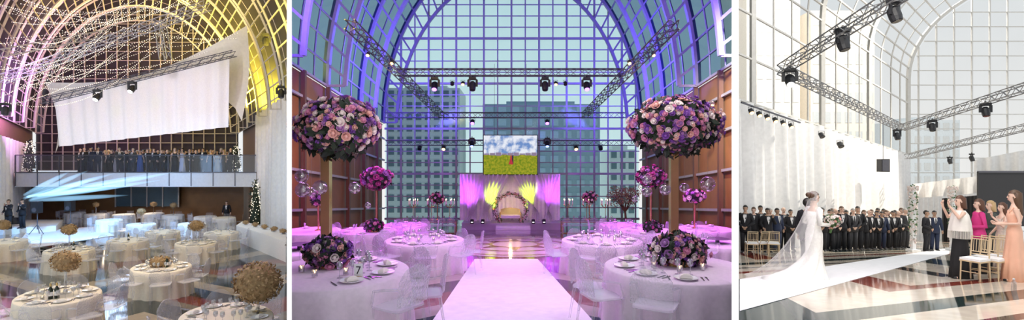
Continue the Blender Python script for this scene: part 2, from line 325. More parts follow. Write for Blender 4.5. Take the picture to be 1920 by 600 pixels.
def k_table(cl,skew,p=None,room=None,sc=1):
    t=thing('banquet_table'); m=MB(); n=96; rings=[]
    for q,(r,z,fa) in enumerate(((.05,.752,0),(.6,.752,0),(.9,.75,0),(.925,.735,.0),(.935,.6,.012),(.95,.35,.03),(.975,.0,.045))):
        rings.append([V(((r+fa*sin(j*pi*28/n))*cos(2*pi*j/n)+skew*(r+fa*sin(j*pi*28/n))*sin(2*pi*j/n),(r+fa*sin(j*pi*28/n))*sin(2*pi*j/n),z)) for j in range(n)])
    m.loft(rings,False); m.add([v_ for v_ in rings[0]],[tuple(range(n))])
    if p is not None: m.v=[p+v_*sc for v_ in m.v]; m.clip(room); m.v=[v_-p for v_ in m.v]
    m.build('tablecloth',cl,t,smooth=True)
    m=MB(); m.lathe([(.3,0),(.28,.04),(.05,.06),(.05,.7),(.3,.72)],12,cap=True); m.build('pedestal',darkst,t)
    return t
TBL=Kind(k_table,creamcl,-.38); TBC=Kind(k_table,lilaccl,0); TBB=Kind(k_table,whitecl,-.3)
def k_plate():
    m=MB(); m.lathe([(.01,.004),(.085,.004),(.135,.02),(.14,.022),(.13,.016),(.085,0),(.01,0)],20); return m.build('plate',chin,off=(0,0,0),smooth=True)
def k_glass():
    t=thing('wine_glass'); m=MB(); m.lathe([(.035,0),(.03,.005),(.005,.01),(.004,.09)],10); m.build('stem',glassm,t); m=MB(); m.lathe([(.004,.09),(.03,.11),(.038,.14),(.032,.19),(.030,.19),(.035,.14),(.006,.1)],12); m.build('bowl',glassm,t,smooth=True); return t
def k_nap():
    m=MB(); m.loft([[V((x*s,y*s*.5,z)) for x,y in((-.07,-.07),(.07,-.07),(.07,.07),(-.07,.07))] for s,z in((1,.0),(1,.02),(.8,.035),(.3,.05))]); return m.build('napkin',napm,off=(0,0,0))
def k_fork():
    m=MB(); m.box((0,0,.003),(.014,.12,.004)); m.box((0,.06,.003),(.026,.01,.004))
    for x in(-.009,0,.009): m.box((x,.085,.003),(.005,.05,.004))
    return m.build('fork',cutl,off=(0,0,0))
def k_knife():
    m=MB(); m.box((0,-.04,.003),(.014,.09,.005)); m.loft([[V((x,y,z)) for x,y in((-.008,.0),(.008,.0),(.006,.11),(-.002,.12))] for z in(.001,.005)]); return m.build('knife',cutl,off=(0,0,0))
def k_bottle():
    t=thing('wine_bottle'); m=MB(); m.lathe([(.01,0),(.04,0),(.04,.18),(.015,.24),(.014,.3),(.001,.3)],12); m.build('bottle_body',bottlem,t,smooth=True); m=MB(); m.lathe([(.0405,.06),(.041,.06),(.041,.14),(.0405,.14)],12); m.build('label_band',chin,t); m=MB(); m.lathe([(.0155,.25),(.0165,.25),(.0165,.31),(.001,.312)],10); m.build('foil_cap',foilm,t); return t
def k_candle():
    t=thing('candle_holder'); m=MB(); m.lathe([(.03,0),(.035,.01),(.035,.08),(.033,.08),(.03,.01)],10); m.build('glass_cup',glassm,t); m=MB(); m.lathe([(.02,.008),(.02,.045),(.002,.047)],8); m.build('candle',candlem,t); m=MB(); m.ell((0,0,.06),(.007,.007,.016),6,5); m.build('flame',flame,t); return t
PL,GL,NP,FK,KN,BT,CA=[Kind(f) for f in(k_plate,k_glass,k_nap,k_fork,k_knife,k_bottle,k_candle)]
SIDES=['right side','far right side','far side','far left side','left side','near left side','near side','near right side']
def side(a): return SIDES[round((math.degrees(a)%360)/45)%8]
def table(room,kind,px,py,desc,nch,nset,full,skew,cloth,hall,a0=0,far=False,skip=(),scale=1):
    p=room.floor(px,py,.75); pc=960+FP*p.x/p.y; hw=1.08*scale*FP/p.y
    if pc-hw<room.x0 or pc+hw>room.x1: o=k_table(kind.a[0],skew,p,room,scale); o.location=p; tag(o,f'{cloth} round banquet table, {desc}','table',f'banquet tables in the {hall}')
    else: kind.put(p,0,f'{cloth} round banquet table, {desc}','table',f'banquet tables in the {hall}',(scale,scale,1))
    zs_=1 if (pc-hw>=room.x0 and pc+hw<=room.x1) else scale
    def tp(a,r,z=.755): return p+V((scale*r*(cos(a)+skew*sin(a)),scale*r*sin(a),z*zs_))
    def ok(q,h): x=960+FP*q.x/q.y; m=h*FP/q.y; return room.x0+m<x<room.x1-m
    for i in range(nch):
        if i in skip: continue
        a=a0+2*pi*i/nch; q=tp(a,1.12,0); q.z=room.fz(q.y)
        if q.y<3.6 or not ok(q,.36): continue
        dr=p-q; (ACF if far else ACH).put(q,math.atan2(dr.x,-dr.y)+RU(-.12,.12),f'clear acrylic chair, {side(a)} of {desc}','chair',f'acrylic chairs at {desc}',1.0)
    for i in range(nset):
        a=a0+2*pi*(i+.5)/nset; q=tp(a,.68)
        if not ok(q,.3): continue
        rz=a-pi/2+pi; s=f'on {desc}'; g=f'place settings {s}'
        PL.put(q,0,f'white dinner plate {s}','plate',g)
        if full>0: NP.put(q+V((0,0,.012)),rz,f'folded pale napkin {s}','napkin',g); GL.put(tp(a+.2,.46),0,f'stemmed wine glass {s}','glass',g)
        if full>1:
            GL.put(tp(a-.12,.44),0,f'stemmed wine glass {s}','glass',g)
            FK.put(tp(a+.28,.70),rz,f'steel fork {s}','fork',g); KN.put(tp(a-.28,.70),rz,f'steel knife {s}','knife',g); FK.put(tp(a+.36,.70),rz,f'steel fork {s}','fork',g)
    return p
# flowers
def rose(mb,c,r,rot):
    c=V(c); mb.ell(c+rot@V((0,0,r*.25)),(r*.45,r*.45,r*.4),6,4,rot)
    for lay,(k,rad,h,n) in enumerate(((0,.55,.55,5),(.6,.9,.35,6))):
        for q in range(n):
            a=k+2*pi*q/n; d=.62
            def pt(aa,rr,hh): return c+rot@V((rr*r*cos(aa),rr*r*sin(aa),hh*r))
            mb.add([pt(a-d*.6,rad*.5,-.1),pt(a+d*.6,rad*.5,-.1),pt(a+d,rad*.95,h*.7),pt(a+d*.4,rad*1.05,h),pt(a-d*.4,rad*1.05,h),pt(a-d,rad*.95,h*.7)],[(0,1,2,5),(5,2,3,4)])
def sph(n):
    o=[]; ga=pi*(3-sqrt(5))
    for i in range(n):
        z=1-2*(i+.5)/n; r=sqrt(1-z*z); o.append(V((r*cos(ga*i),r*sin(ga*i),z)))
    return o
def leaves(mb,c,rad,n,size,jit=.0):
    for d in sph(n):
        d=(d+V((RU(-.2,.2),RU(-.2,.2),RU(-.2,.2)))).normalized(); kk=1+RU(-jit,jit); p=V((c[0]+d.x*rad[0]*kk,c[1]+d.y*rad[1]*kk,c[2]+d.z*rad[2]*kk)); t=d.orthogonal().normalized(); t=Matrix.Rotation(RU(0,6.28),3,d)@t; b=d.cross(t); s=size*RU(.6,1.3)
        mb.add([p,p+t*s*.5+b*s*.3+d*s*.3,p+t*s+d*s*.6,p+t*s*.5-b*s*.3+d*s*.3],[(0,1,2,3)])
ROSEME=[None]*6
def roseme(i):
    if ROSEME[i] is None: m=MB(); rose(m,(0,0,0),1,Matrix.Identity(3)); ROSEME[i]=m.mesh('rose',ROSE[i],True)
    return ROSEME[i]
def roseat(t,p,d,r,ci):
    o=link('rose',roseme(ci),t,p); o.rotation_mode='QUATERNION'; o.rotation_quaternion=V((0,0,1)).rotation_difference(d); o.scale=(r,)*3
def flowerball(t,c,rad,n,r,cols,leafn,lm=darkleaf,filler=0,lf=1.7,fcols=(1,3,0,2),lump=0):
    def lm_(d):
        k=1+lump*(sin(3.1*d.x*2+1)*cos(2.7*d.z*2)+.6*sin(5*d.y+3*d.x))
        return k*(.82 if (lump and d.z<-.5) else 1)
    m=MB(); m.ell(c,[x*.8 for x in rad],14,10); leaves(m,c,[x*.88 for x in rad],leafn,r*lf,.1); m.build('foliage',lm,t)
    for i,d in enumerate(sph(n)):
        k=lm_(d)*(1+RU(-.08,.08)); p=V((c[0]+d.x*rad[0]*k,c[1]+d.y*rad[1]*k,c[2]+d.z*rad[2]*k))+V((RU(-1,1),RU(-1,1),RU(-1,1)))*r*.4
        roseat(t,p,d,r*RU(.65,1.2),random.choice(cols))
    if filler:
        for ci in fcols:
            m=MB()
            for d in sph(filler):
                d=(d+V((RU(-.3,.3),RU(-.3,.3),RU(-.3,.3)))).normalized(); k=lm_(d)*RU(.9,1.05); rose(m,(c[0]+d.x*rad[0]*k,c[1]+d.y*rad[1]*k,c[2]+d.z*rad[2]*k),r*RU(.45,.9),V((0,0,1)).rotation_difference(d).to_matrix())
            o=m.build('filler_blossom',ROSE[ci],t); o['kind']='stuff'
def stand(t,h,mat,w=.05,base=.16):
    m=MB(); m.lathe([(.001,0),(base,0),(base,.015),(w*.6,.03),(w*.5,.05),(w*.5,h-.05),(w*1.4,h)],10); m.build('stand',mat,t)
def bronzeball(loc,h,rad,label,n=420,mat=bronze,w=.05):
    t=thing('flower_centrepiece',label,'centrepiece',loc,0,None); stand(t,h,glassm if w<.06 else gold,w,.1); c=(0,0,h+rad[2]*.8)
    m=MB(); m.ell(c,[x*.88 for x in rad],14,10); leaves(m,c,[x*.93 for x in rad],n,.055,.08); m.build('flower_ball',mat,t); return t
# trusses and lights
def truss(a,b,label,w=.32,r=.022,mat=alu,cross=(0,0,1),room=None,group=None):
    a=V(a);b=V(b); t=thing('lighting_truss',label,'truss',a,0,group); d=(b-a); Ln=d.length; d/=Ln; x=d.cross(V(cross)); x=x.normalized() if x.length>.01 else V((1,0,0)); y=x.cross(d).normalized()
    cs=[x*i*w/2+y*j*w/2 for i,j in((-1,-1),(1,-1),(1,1),(-1,1))]
    for c in cs: m=MB(); m.tube([c,c+d*Ln],r,5); m.build('chord',mat,t)
    m=MB(); n=max(4,int(Ln/(w*1.1)))
    for k in range(4):
        for i in range(n):
            p,q=(cs[k],cs[(k+1)%4]) if i%2 else (cs[(k+1)%4],cs[k]); m.tube([p+d*Ln*i/n,q+d*Ln*(i+1)/n],r*.6,4,False)
    m.build('bracing',mat,t); return t
def k_head(lens,tilt=.6):
    t=thing('moving_head_light'); m=MB(); m.tube([(0,0,.0),(0,0,-.1)],.03,6); m.box((0,0,-.13),(.32,.26,.1)); m.build('base',blackm,t)
    m=MB(); m.bar((-.19,0,-.18),(.19,0,-.18),.1,.05); m.bar((-.19,0,-.18),(-.19,0,-.5),.1,.05); m.bar((.19,0,-.18),(.19,0,-.5),.1,.05); m.build('yoke',blackm,t)
    Rm=Matrix.Rotation(tilt,3,'X'); c=V((0,0,-.46)); d=Rm@V((0,0,-1)); m=MB(); m.tube([c-d*.2,c-d*.12,c+d*.1,c+d*.22],[.09,.15,.15,.13],12); h=m.build('head',blackm,t,smooth=False)
    m=MB(); m.tube([c+d*.221,c+d*.235],[.11,.11],12); m.build('lens',lens,h); return t
MH={k:Kind(k_head,l,-tl) for k,l,tl in(('w',lensw,.7),('p',lensp,.6),('b',lensb,.6),('d',lensd,.3))}
def k_par(lens):
    t=thing('par_light'); m=MB(); m.tube([(-.13,0,-.2),(-.13,0,-.02),(.13,0,-.02),(.13,0,-.2)],.015,5); m.build('bracket',blackm,t); Rm=Matrix.Rotation(-.7,3,'X'); d=Rm@V((0,0,-1)); c=V((0,0,-.2)); m=MB(); m.tube([c-d*.12,c-d*.08,c+d*.14],[.05,.11,.12],10); m.build('can',blackm,t); m=MB(); m.tube([c+d*.141,c+d*.15],.1,10); m.build('lens',lens,t); return t
PR={k:Kind(k_par,l) for k,l in(('p',lensp),('b',lensb),('o',lenso),('d',lensd))}
# ================================================================ PEOPLE
def ring(cx,cy,z,rx,ry,n=14): return [V((cx+rx*cos(2*pi*j/n),cy+ry*sin(2*pi*j/n),z)) for j in range(n)]
ARMS={'clasp':[((.27,.02,1.13),(.07,-.2,.98),(-.6,-.2,-.6))]*2,'down':[((.25,.03,1.14),(.27,-.04,.9),(0,-.15,-1))]*2,
 'phone':[((.25,-.12,1.18),(.1,-.32,1.42),(-.1,-.3,1)),((.24,.03,1.14),(.2,-.15,.98),(-.3,-.6,-.5))],'hold':[((.25,.05,1.13),(.07,-.27,1.1),(-.5,-.6,.1))]*2,'raise':[((.27,-.15,1.3),(.13,-.3,1.55),(-.1,-.2,1)),((.27,-.12,1.28),(.12,-.3,1.52),(-.1,-.2,1))]}
SKIN=[M('skin_fair',(.72,.48,.37),.5),M('skin_tan',(.5,.31,.21),.5)]; eyem=M('eye_dark',(.02,.015,.01),.2); lipm=M('lip',(.5,.16,.15),.5)
def remesh(mb,vox):
    o=bpy.data.objects.new('tmp',mb.mesh('tmp',eyem)); COL.objects.link(o); md=o.modifiers.new('r','REMESH'); md.mode='VOXEL'; md.voxel_size=vox
    sm=o.modifiers.new('s','SMOOTH'); sm.iterations=2; sm.factor=.5
    dg=bpy.context.evaluated_depsgraph_get(); me=bpy.data.meshes.new_from_object(o.evaluated_get(dg)); r=MB(); r.add([v.co for v in me.vertices],[tuple(p.vertices) for p in me.polygons]); bpy.data.objects.remove(o); return r
def armpts(pose,fem):
    k=.9 if fem else 1; out=[]
    for s,(e,w_,d) in zip((1,-1),ARMS[pose]): out.append((s,[V((s*.17*k,0,1.41)),V((s*e[0]*k,e[1],e[2])),V((s*w_[0],w_[1],w_[2]))],V((s*d[0],d[1],d[2])).normalized()))
    return out
def torso(fem,k=1,add=0,z0=.84,z1=1.5):
    T=[(.84,.165,.115),(.95,.168,.12),(1.1,.138,.098),(1.28,.168,.12),(1.4,.168,.1),(1.46,.1,.075),(1.5,.06,.06)]
    if fem: T=[(.84,.172,.12),(.95,.165,.118),(1.1,.112,.085),(1.27,.14,.118),(1.38,.14,.085),(1.45,.08,.065),(1.5,.045,.05)]
    return [ring(0,0,z,rx*k+add,ry*k+add) for z,rx,ry in T if z0<=z<=z1]
LEGS=lambda s,st:[V((s*.085,0,.92)),V((s*.09,-.02-st*s*.12,.49)),V((s*.095,.02-st*s*.2,.08))]
BODY={}
def bodymesh(pose,fem,skin,st=0):
    key=(pose,fem,skin,st)
    if key in BODY: return BODY[key]
    m=MB(); m.loft(torso(fem)); m.tube([(0,.01,1.44),(0,-.005,1.58)],[.058,.05],10)
    m.ell((0,-.005,1.655),(.075,.095,.1),12,8); m.ell((0,-.03,1.585),(.055,.068,.06),10,6); m.ell((0,-.102,1.625),(.013,.022,.028),6,5)
    for s in(-1,1): m.ell((s*.077,.005,1.63),(.012,.02,.03),6,5)
    for s,pts,d in armpts(pose,fem): m.tube(pts+[pts[2]+d*.08],[.055,.042,.028,.03],8)
    for s in(-1,1): q=LEGS(s,st); m.tube(q,[.09,.056,.038],8); m.tube([q[2]+V((0,.03,-.03)),q[2]+V((s*.02,-.16,-.045))],[.038,.03],8)
    r=remesh(m,.017)
    for s,pts,d in armpts(pose,fem):
        sd=d.cross(V((0,1,.3))).normalized(); b=pts[2]+d*.075; nn=sd.cross(d)
        for q,(o,l) in enumerate(((-.026,.062),(-.009,.075),(.009,.07),(.026,.055))): r.tube([b+sd*o,b+sd*o+d*l*.55+nn*.008,b+sd*o+d*l*.9+nn*.03],[.0095,.009,.007],5)
        r.tube([pts[2]+d*.03-sd*.03*s,pts[2]+d*.06-sd*.05*s,pts[2]+d*.09-sd*.048*s],[.011,.01,.008],5)
    r.mi=1
    for s in(-1,1): r.ell((s*.03,-.094,1.645),(.012,.008,.008),6,4); r.bar((s*.016,-.1,1.667),(s*.048,-.09,1.667),.008,.006)
    r.mi=2; r.ell((0,-.098,1.577),(.022,.008,.009),6,4)
    BODY[key]=r.mesh('body',[SKIN[skin],eyem,lipm],True); return BODY[key]
def hairmesh(style,col):
    m=MB(); o=MB(); o.ell((0,.006,1.668),(.086,.108,.106),14,10); keep=[]
    for f in o.f:
        c=sum((o.v[i] for i in f),V())/len(f)
        if c.z>1.70 or (c.y>-.015 and c.z>(1.58 if style!='bald' else 1.6)): 
            if style=='bald' and c.z>1.69: continue
            keep.append(f)
    o.f=keep; o.m=[0]*len(keep); m.add(o.v,o.f)
    if style in('long','bob'):
        zb=1.2 if style=='long' else 1.48
        m.loft([ring(0,.03,1.72,.08,.09,12),ring(0,.045,1.6,.1,.085,12),ring(0,.06,1.5,.11,.07,12),ring(0,.085,(1.5+zb)/2,.11,.055,12),ring(0,.09,zb,.07,.03,12)])
    if style=='bun': m.ell((0,.12,1.7),(.05,.05,.05),8,6)
    return m.mesh('hair',col,True)
def k_man(pose,suit,haircol,skin=0,style='short',tie=True,shirtm=whitecl):
    t=thing('person'); link('body',bodymesh(pose,False,skin),t)
    m=MB(); m.loft([ring(0,0,.78,.195,.14)]+torso(False,1.08,.016,.9,1.46)); 
    for s,pts,d in armpts(pose,False): m.tube([pts[0]+V((-s*.04,0,.01))]+pts[0:1]+[pts[0].lerp(pts[1],.5),pts[1],pts[2]-d*.01],[.07,.078,.068,.06,.045],9)
    m.build('jacket',suit,t,smooth=True)
    m=MB(); m.loft(torso(False,1.05,.008,.84,1.0))
    for s in(-1,1): q=LEGS(s,0); m.tube([q[0],q[1],q[2]-V((0,0,.03))],[.105,.078,.066],9)
    m.build('trousers',suit,t,smooth=True)
    m=MB(); m.add([(-.055,-.115,1.46),(.055,-.115,1.46),(.06,-.142,1.36),(0,-.158,1.12),(-.06,-.142,1.36)],[(0,1,2,3,4)]); m.build('shirt_front',shirtm,t)
    m=MB()
    if tie: m.loft([[V((x,-.135+y,1.45+z*k)) for y,z in((-.008,-.018),(.008,-.018),(.008,.018),(-.008,.018))] for x,k in((-.05,1.2),(0,.35),(.05,1.2))])
    else: m.add([(-.015,-.15,1.44),(.015,-.15,1.44),(.022,-.168,1.16),(0,-.168,1.12),(-.022,-.168,1.16)],[(0,1,2,3,4)])
    m.build('bow_tie' if tie else 'tie',blackm,t)
    for s in(-1,1): m=MB(); m.tube([(s*.095,.075,.045),(s*.1,-.03,.05),(s*.11,-.15,.035),(s*.112,-.2,.03)],[.045,.048,.042,.028],8); m.build('shoe',blackm,t,smooth=True)
    link('hair',hairmesh(style,haircol),t); return t
def gown(rings,n=40,fold=0):
    out=[]
    for z,rx,ry,cy,f in rings: out.append([V(((rx+f*sin(a*9))*cos(a),cy+(ry+f*sin(a*9))*sin(a),z)) for a in [2*pi*j/n for j in range(n)]])
    return out
def k_woman(pose,dress,haircol,style,skin=0,top=None,shawl=None):
    t=thing('person'); link('body',bodymesh(pose,True,skin),t)
    m=MB(); m.loft(gown([(.01,.22,.22,.02,.025),(.3,.2,.19,.01,.018),(.6,.185,.155,0,.01),(.85,.184,.132,0,0),(.97,.175,.126,0,0),(1.1,.123,.096,0,0),(1.27,.152,.13,0,0),(1.36,.146,.1,0,0)])); m.build('dress',dress,t,smooth=True)
    if top:
        m=MB(); m.loft(torso(True,1.12,.016,.84,1.45))
        for s,pts,d in armpts(pose,True): m.tube([pts[0]+V((-s*.03,0,.01)),pts[0],pts[1],pts[2]-d*.02],[.06,.068,.055,.043],9)
        m.build('jacket',top,t,smooth=True)
    else:
        for s in(-1,1): m=MB(); m.tube([(s*.1,-.09,1.34),(s*.105,-.03,1.43),(s*.1,.06,1.36)],.014,5); m.build('strap',dress,t)
    if shawl:
        m=MB(); m.loft(gown([(1.02,.25,.22,0,.01),(1.2,.235,.19,0,.01),(1.36,.22,.15,0,0),(1.45,.12,.09,0,0)]),False); sh=m.build('shawl',shawl,t,smooth=True)
        m=MB()
        for j in range(60): a=2*pi*j/60; m.tube([(.25*cos(a),.22*sin(a),1.02),(.255*cos(a),.225*sin(a),.86)],.006,4)
        m.build('fringe',shawl,sh)['kind']='stuff'
    for s in(-1,1): m=MB(); m.tube([(s*.09,.05,.04),(s*.1,-.12,.03),(s*.1,-.19,.025)],[.03,.036,.02],7); m.build('shoe',blackm,t,smooth=True)
    link('hair',hairmesh(style,haircol),t); return t
suitk=M('black_suit',(.012,.012,.016),.8); suitn=M('navy_suit',(.02,.03,.07),.8); suitg=M('charcoal_suit',(.05,.05,.055),.8)
hk=M('black_hair',(.012,.009,.007),.5); hb=M('brown_hair',(.09,.045,.022),.5); hg=M('grey_hair',(.35,.33,.31),.5); hbl=M('blonde_hair',(.5,.33,.16),.5); had=M('auburn_hair',(.1,.04,.02),.5)
MEN=[Kind(k_man,'clasp',suitk,hk,1),Kind(k_man,'down',suitk,hb,0),Kind(k_man,'clasp',suitk,hg,0,'bald'),Kind(k_man,'down',suitn,hk,1,'short',False),Kind(k_man,'clasp',suitg,hg,0,'short',False)]
WOM=[Kind(k_woman,'down',M('blue_dress',(.05,.12,.4),.6),hb,'long',0),Kind(k_woman,'hold',M('pale_dress',(.6,.6,.7),.6),hk,'long',1),Kind(k_woman,'down',M('black_dress',(.015,.015,.02),.6),hbl,'bob',0)]
MENPH=Kind(k_man,'phone',suitk,hk,1)
# ================================================================ LEFT HALL CONTENT
LT=[(110,553,'front table with the bottles at left',8,8,2,0.2),(303,500,'table with low bronze flowers',8,8,2,.3),(130,468,'table under the small bronze ball',7,7,2,.5),(240,450,'cream table behind the low bronze flowers',7,6,1,.2),
 (368,455,'blue lit table with a small bronze ball',7,7,2,.4),(425,592,'front table below the big bronze ball',7,8,2,1.0),(8,452,'table at the far left beside the band',6,4,1,.6),(415,436,'table just left of the skirted table',6,5,1,.3),(305,434,'table behind the blue lit table',6,5,1,.1)]
LP={}
for px,py,ds,nc,ns,full,a0 in LT: LP[ds]=table(L,TBL,px,py,ds,nc,ns,full,-.4,'cream','night hall',a0,scale=.88)
FAR=[(265,420),(325,403),(385,406),(232,402),(180,401),(140,399),(360,419),(205,412),(288,400),(420,408)]
for i,(px,py) in enumerate(FAR):
    p=L.floor(px,py,.75); TBB.put(p,0,'small white round table in the far rows near the balcony','table','far tables near the balcony',(.85,.85,1))
    for k in range(5):
        a=.4+k*2*pi/5; q=p+V((1.02*(cos(a)-.3*sin(a)),1.02*sin(a),0)); q.z=L.fz(q.y); dr=p-q; ACF.put(q,math.atan2(dr.x,-dr.y),'clear acrylic chair at a far table near the balcony','chair','chairs at the far tables near the balcony')
    if i in(0,1,4,8): bronzeball(p+V((0,0,.755)),.55,(.24,.2,.2),'pale bronze flower ball on a far table near the balcony',160)['group']='flower balls on the far tables'
def ontop(p,dx,dy): return p+V((dx,dy,.757))
a=LP[LT[0][2]]; bronzeball(ontop(a,.05,.1),.5,(.27,.2,.21),'bronze dried flower ball on the left front table')
for dx,dy in((.12,-.3),(.2,-.25)): BT.put(ontop(a,dx,dy),0,'dark wine bottle on the left front table','bottle','bottles on the left front table')
CA.put(ontop(a,.0,-.35),0,'small lit candle on the left front table','candle')
a=LP[LT[1][2]]; t=thing('flower_centrepiece','low bronze flower mound on a cream table','centrepiece',ontop(a,-.05,0)); m=MB(); m.ell((0,0,.12),(.26,.2,.13),12,8); leaves(m,(0,0,.12),(.27,.2,.14),260,.06); m.build('flower_ball',bronze,t); m=MB(); m.lathe([(.001,0),(.1,0),(.12,.05),(.001,.05)],10); m.build('bowl',gold,t)
BT.put(ontop(a,.22,-.1),0,'dark wine bottle beside the low bronze flowers','bottle')
a=LP[LT[2][2]]; bronzeball(ontop(a,0,0),.55,(.23,.18,.18),'small bronze flower ball over the left middle table'); BT.put(ontop(a,.25,-.1),0,'dark wine bottle beneath the small bronze ball','bottle')
a=LP[LT[3][2]]; BT.put(ontop(a,.1,-.1),0,'dark wine bottle on the table behind the low flowers','bottle')
a=LP[LT[4][2]]; bronzeball(ontop(a,0,0),.5,(.3,.22,.2),'bronze flower ball on the blue lit table')
a=LP[LT[6][2]]; bronzeball(ontop(a,0,0),.5,(.2,.16,.18),'bronze flower ball at the left frame edge')
a=LP[LT[5][2]]; qd=8.6; q=V(((484-960)/FP*qd,qd,a.z)); bronzeball(q+V((0,0,.757)),.22,(.42,.3,.37),'biggest bronze flower ball at the lower right of night hall',1100,w=.05)
t=thing('buffet_table','long white skirted table beside the right drape of night hall','table',L.floor(490,478)); o0=t.location
m=MB(); pts=[L.floor(x,y)-o0 for x,y in((443,452),(536,492),(536,470),(455,441))]; m.loft([[p+V((0,0,0)) for p in pts],[p+V((0,0,.8)) for p in pts]]); m.build('table_skirt',whitecl,t)
m=MB(); m.loft([[p*1.01+V((0,0,.8)) for p in pts],[p*1.01+V((0,0,.83)) for p in pts]]); m.build('tabletop',whitecl,t)
for i in range(5):
    f=i/4; p=L.floor(455+70*f,452+24*f)+V((0,.3,.84)); tt=bronzeball(p,.04,(.16,.12,.1),'small bronze posy on the long white skirted table',90); tt['group']='posies on the skirted table'
t=thing('band_stage','low white stage with equipment at the left frame edge','stage',L.floor(40,425)); m=MB(); pts=[L.floor(x,y)-t.location for x,y in((-5,441),(105,434),(118,421),(28,421))]; m.loft([[p for p in pts],[p+V((0,0,.35)) for p in pts]]); m.build('platform',white,t); m=MB(); m.loft([[p*1.0+V((0,0,.351)) for p in pts],[p+V((0,0,.37)) for p in pts]]); m.build('deck',runm,t)
mb=MB(); pts=[L.floor(x,y)+V((0,0,.01)) for x,y in((20,472),(215,442),(178,425),(50,436))]; mb.loft([[p for p in pts],[p+V((0,0,.01)) for p in pts]]); tag(mb.build('dance_floor',runm),'white dance floor panel glowing blue before the band','dance floor')
for px,dd in((16,28.5),(42,29)):
    p=L.at(px,dd); p.z+=.37; MENPH.put(p,RU(-.4,.4),'person in black performing on the low white stage','person','band on the stage')
t=thing('drum_kit','small drum kit on the low white stage','drums',L.at(28,31)+V((0,0,.37)))
for x,y,z,r,h in((0,0,.3,.3,.4),(-.4,.1,.5,.18,.2),(.4,.1,.5,.2,.25)): m=MB(); m.lathe([(.001,z-h/2),(r,z-h/2),(r,z+h/2),(.001,z+h/2)],12,(x,y,0)); m.build('drum',blackm,t)
for x in(-.55,.55): m=MB(); m.lathe([(.22,1.1),(.03,1.13),(.0,1.13)],12,(x,0,0)); m.tube([(x,0,0),(x,0,1.12)],.012,5); m.build('cymbal',gold,t)
for px,d,lb in((70,29,'black loudspeaker on pole right of the band'),(132,31,'black equipment rack at the edge of the dance floor')):
    t=thing('loudspeaker',lb,'speaker',L.at(px,d)); m=MB(); m.tube([(0,0,.3),(0,0,1.3)],.025,6)
    for k in range(3): m.tube([(0,0,.6),(.4*cos(k*2.1),.4*sin(k*2.1),0)],.02,5)
    m.build('tripod',darkst,t); m=MB(); m.loft([[V((x,y,z)) for x,y in((-.22,-.2),(.22,-.2),(.15,.2),(-.15,.2))] for z in(1.3,2.0)]); m.build('cabinet',blackm,t); m=MB(); m.lathe([(.001,0),(.14,0)],12); m.v=[V((p.x,-.21,1.5+p.y)) for p in m.v]; m.build('woofer',darkst,t)
def litree(px,d,h,r,label,base=None,group=None):
    p=L.at(px,d) if base is None else base; t=thing('fairy_light_tree',label,'lit tree',p); m=MB(); m.lathe([(.05,0),(.05,.3),(r,.3),(r*.75,h*.5),(.03,h)],10); leaves(m,(0,0,h*.5),(r*.8,r*.8,h*.5),160,.18); m.build('foliage',darkleaf,t)
    m=MB()
    for i in range(150): f=RU(.05,1); a=RU(0,6.28); rr=r*(1.1-f*.85)+.05; m.ell((rr*cos(a),rr*sin(a),h*f),(.018,.018,.018),4,3)
    b=m.build('bulbs',bulbm,t); b['kind']='stuff'
litree(479,33,3.3,.35,'tall fairy light tree standing before the right drape')
litree(48,36,2.4,.35,'fairy light tree on the left end of the balcony',L(-8.6,36,.86)); litree(444,36,2.0,.3,'fairy light tree on the right end of the balcony',L(6.9,36,.86))
for i in range(66):
    px=150+(i%44)*6.6+RU(-1.5,1.5); d=RU(34.7,35.6) if i%2 else RU(35.9,36.6)
    if i>=44: px+=4+(i-44)*6; d=RU(37.2,37.9)
    u=(px-270)/FP*d; r=random.random(); p=L(u,d,.86)
    if r<.76: random.choice(MEN).put(p,RU(-.8,.8),'person in a dark suit standing behind the balcony glass','person','suited guests on the balcony',RU(.92,1.05))
    else: random.choice(WOM).put(p,RU(-.8,.8),'person in a dress standing behind the balcony glass','person','guests in dresses on the balcony',RU(.9,1.0))
p=L.floor(425,421); MEN[1].put(p,.3,'person in black standing under the balcony by brown wall','person')
t=thing('bright_window_panel','blue lit glazed panel under the balcony','panel',L(.3,39.6,-1.9)); m=MB(); m.box((0,0,.9),(5.2,.06,1.7)); m.build('pane',M('dim_blue_glass',(.05,.09,.13),.15),t)
for x in(-2.6,-1.3,0,1.3,2.6): m=MB(); m.bar((x,-.06,0),(x,-.06,1.8),.08); m.build('frame_bar',steel,t)
d=28; a,b,c,e=P(103,187,d),P(430,109,d),P(112,275,d),P(428,238,d)
drape('fabric_screen','big white hanging fabric screen tilted over the balcony',L,(a,b,c,e),13,.09,whitecl,'fabric screen')
def sail(i,j):
    top=P(72,152,29.5).lerp(P(456,44,28),i)+V((0,0,-1.6*sin(pi*i)*.75)); bot=P(92,288,29.5).lerp(P(446,226,28),i)+V((0,0,3.2*sin(pi*i)**.6)); return top.lerp(bot,j)+V((0,.5*sin(pi*j)+.4,0))
mb=MB(); mb.sheet(sail,30,8); tag(mb.build('fabric_sail',sailm,smooth=True),'cream stretched sail behind the hanging fabric screen','sail')
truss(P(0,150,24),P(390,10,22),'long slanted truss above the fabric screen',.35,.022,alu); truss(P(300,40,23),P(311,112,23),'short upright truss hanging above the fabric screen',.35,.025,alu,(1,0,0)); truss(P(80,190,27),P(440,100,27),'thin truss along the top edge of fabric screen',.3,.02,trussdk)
truss(P(0,100,20),P(200,62,24),'upper left truss among the fairy light strings',.3,.02,alu)
for px,py,lb in((183,165,'lit moving head before the fabric screen, left one'),(248,150,'lit moving head before the fabric screen, right one')): MH['w'].put(P(px,py,25),0,lb,'stage light')
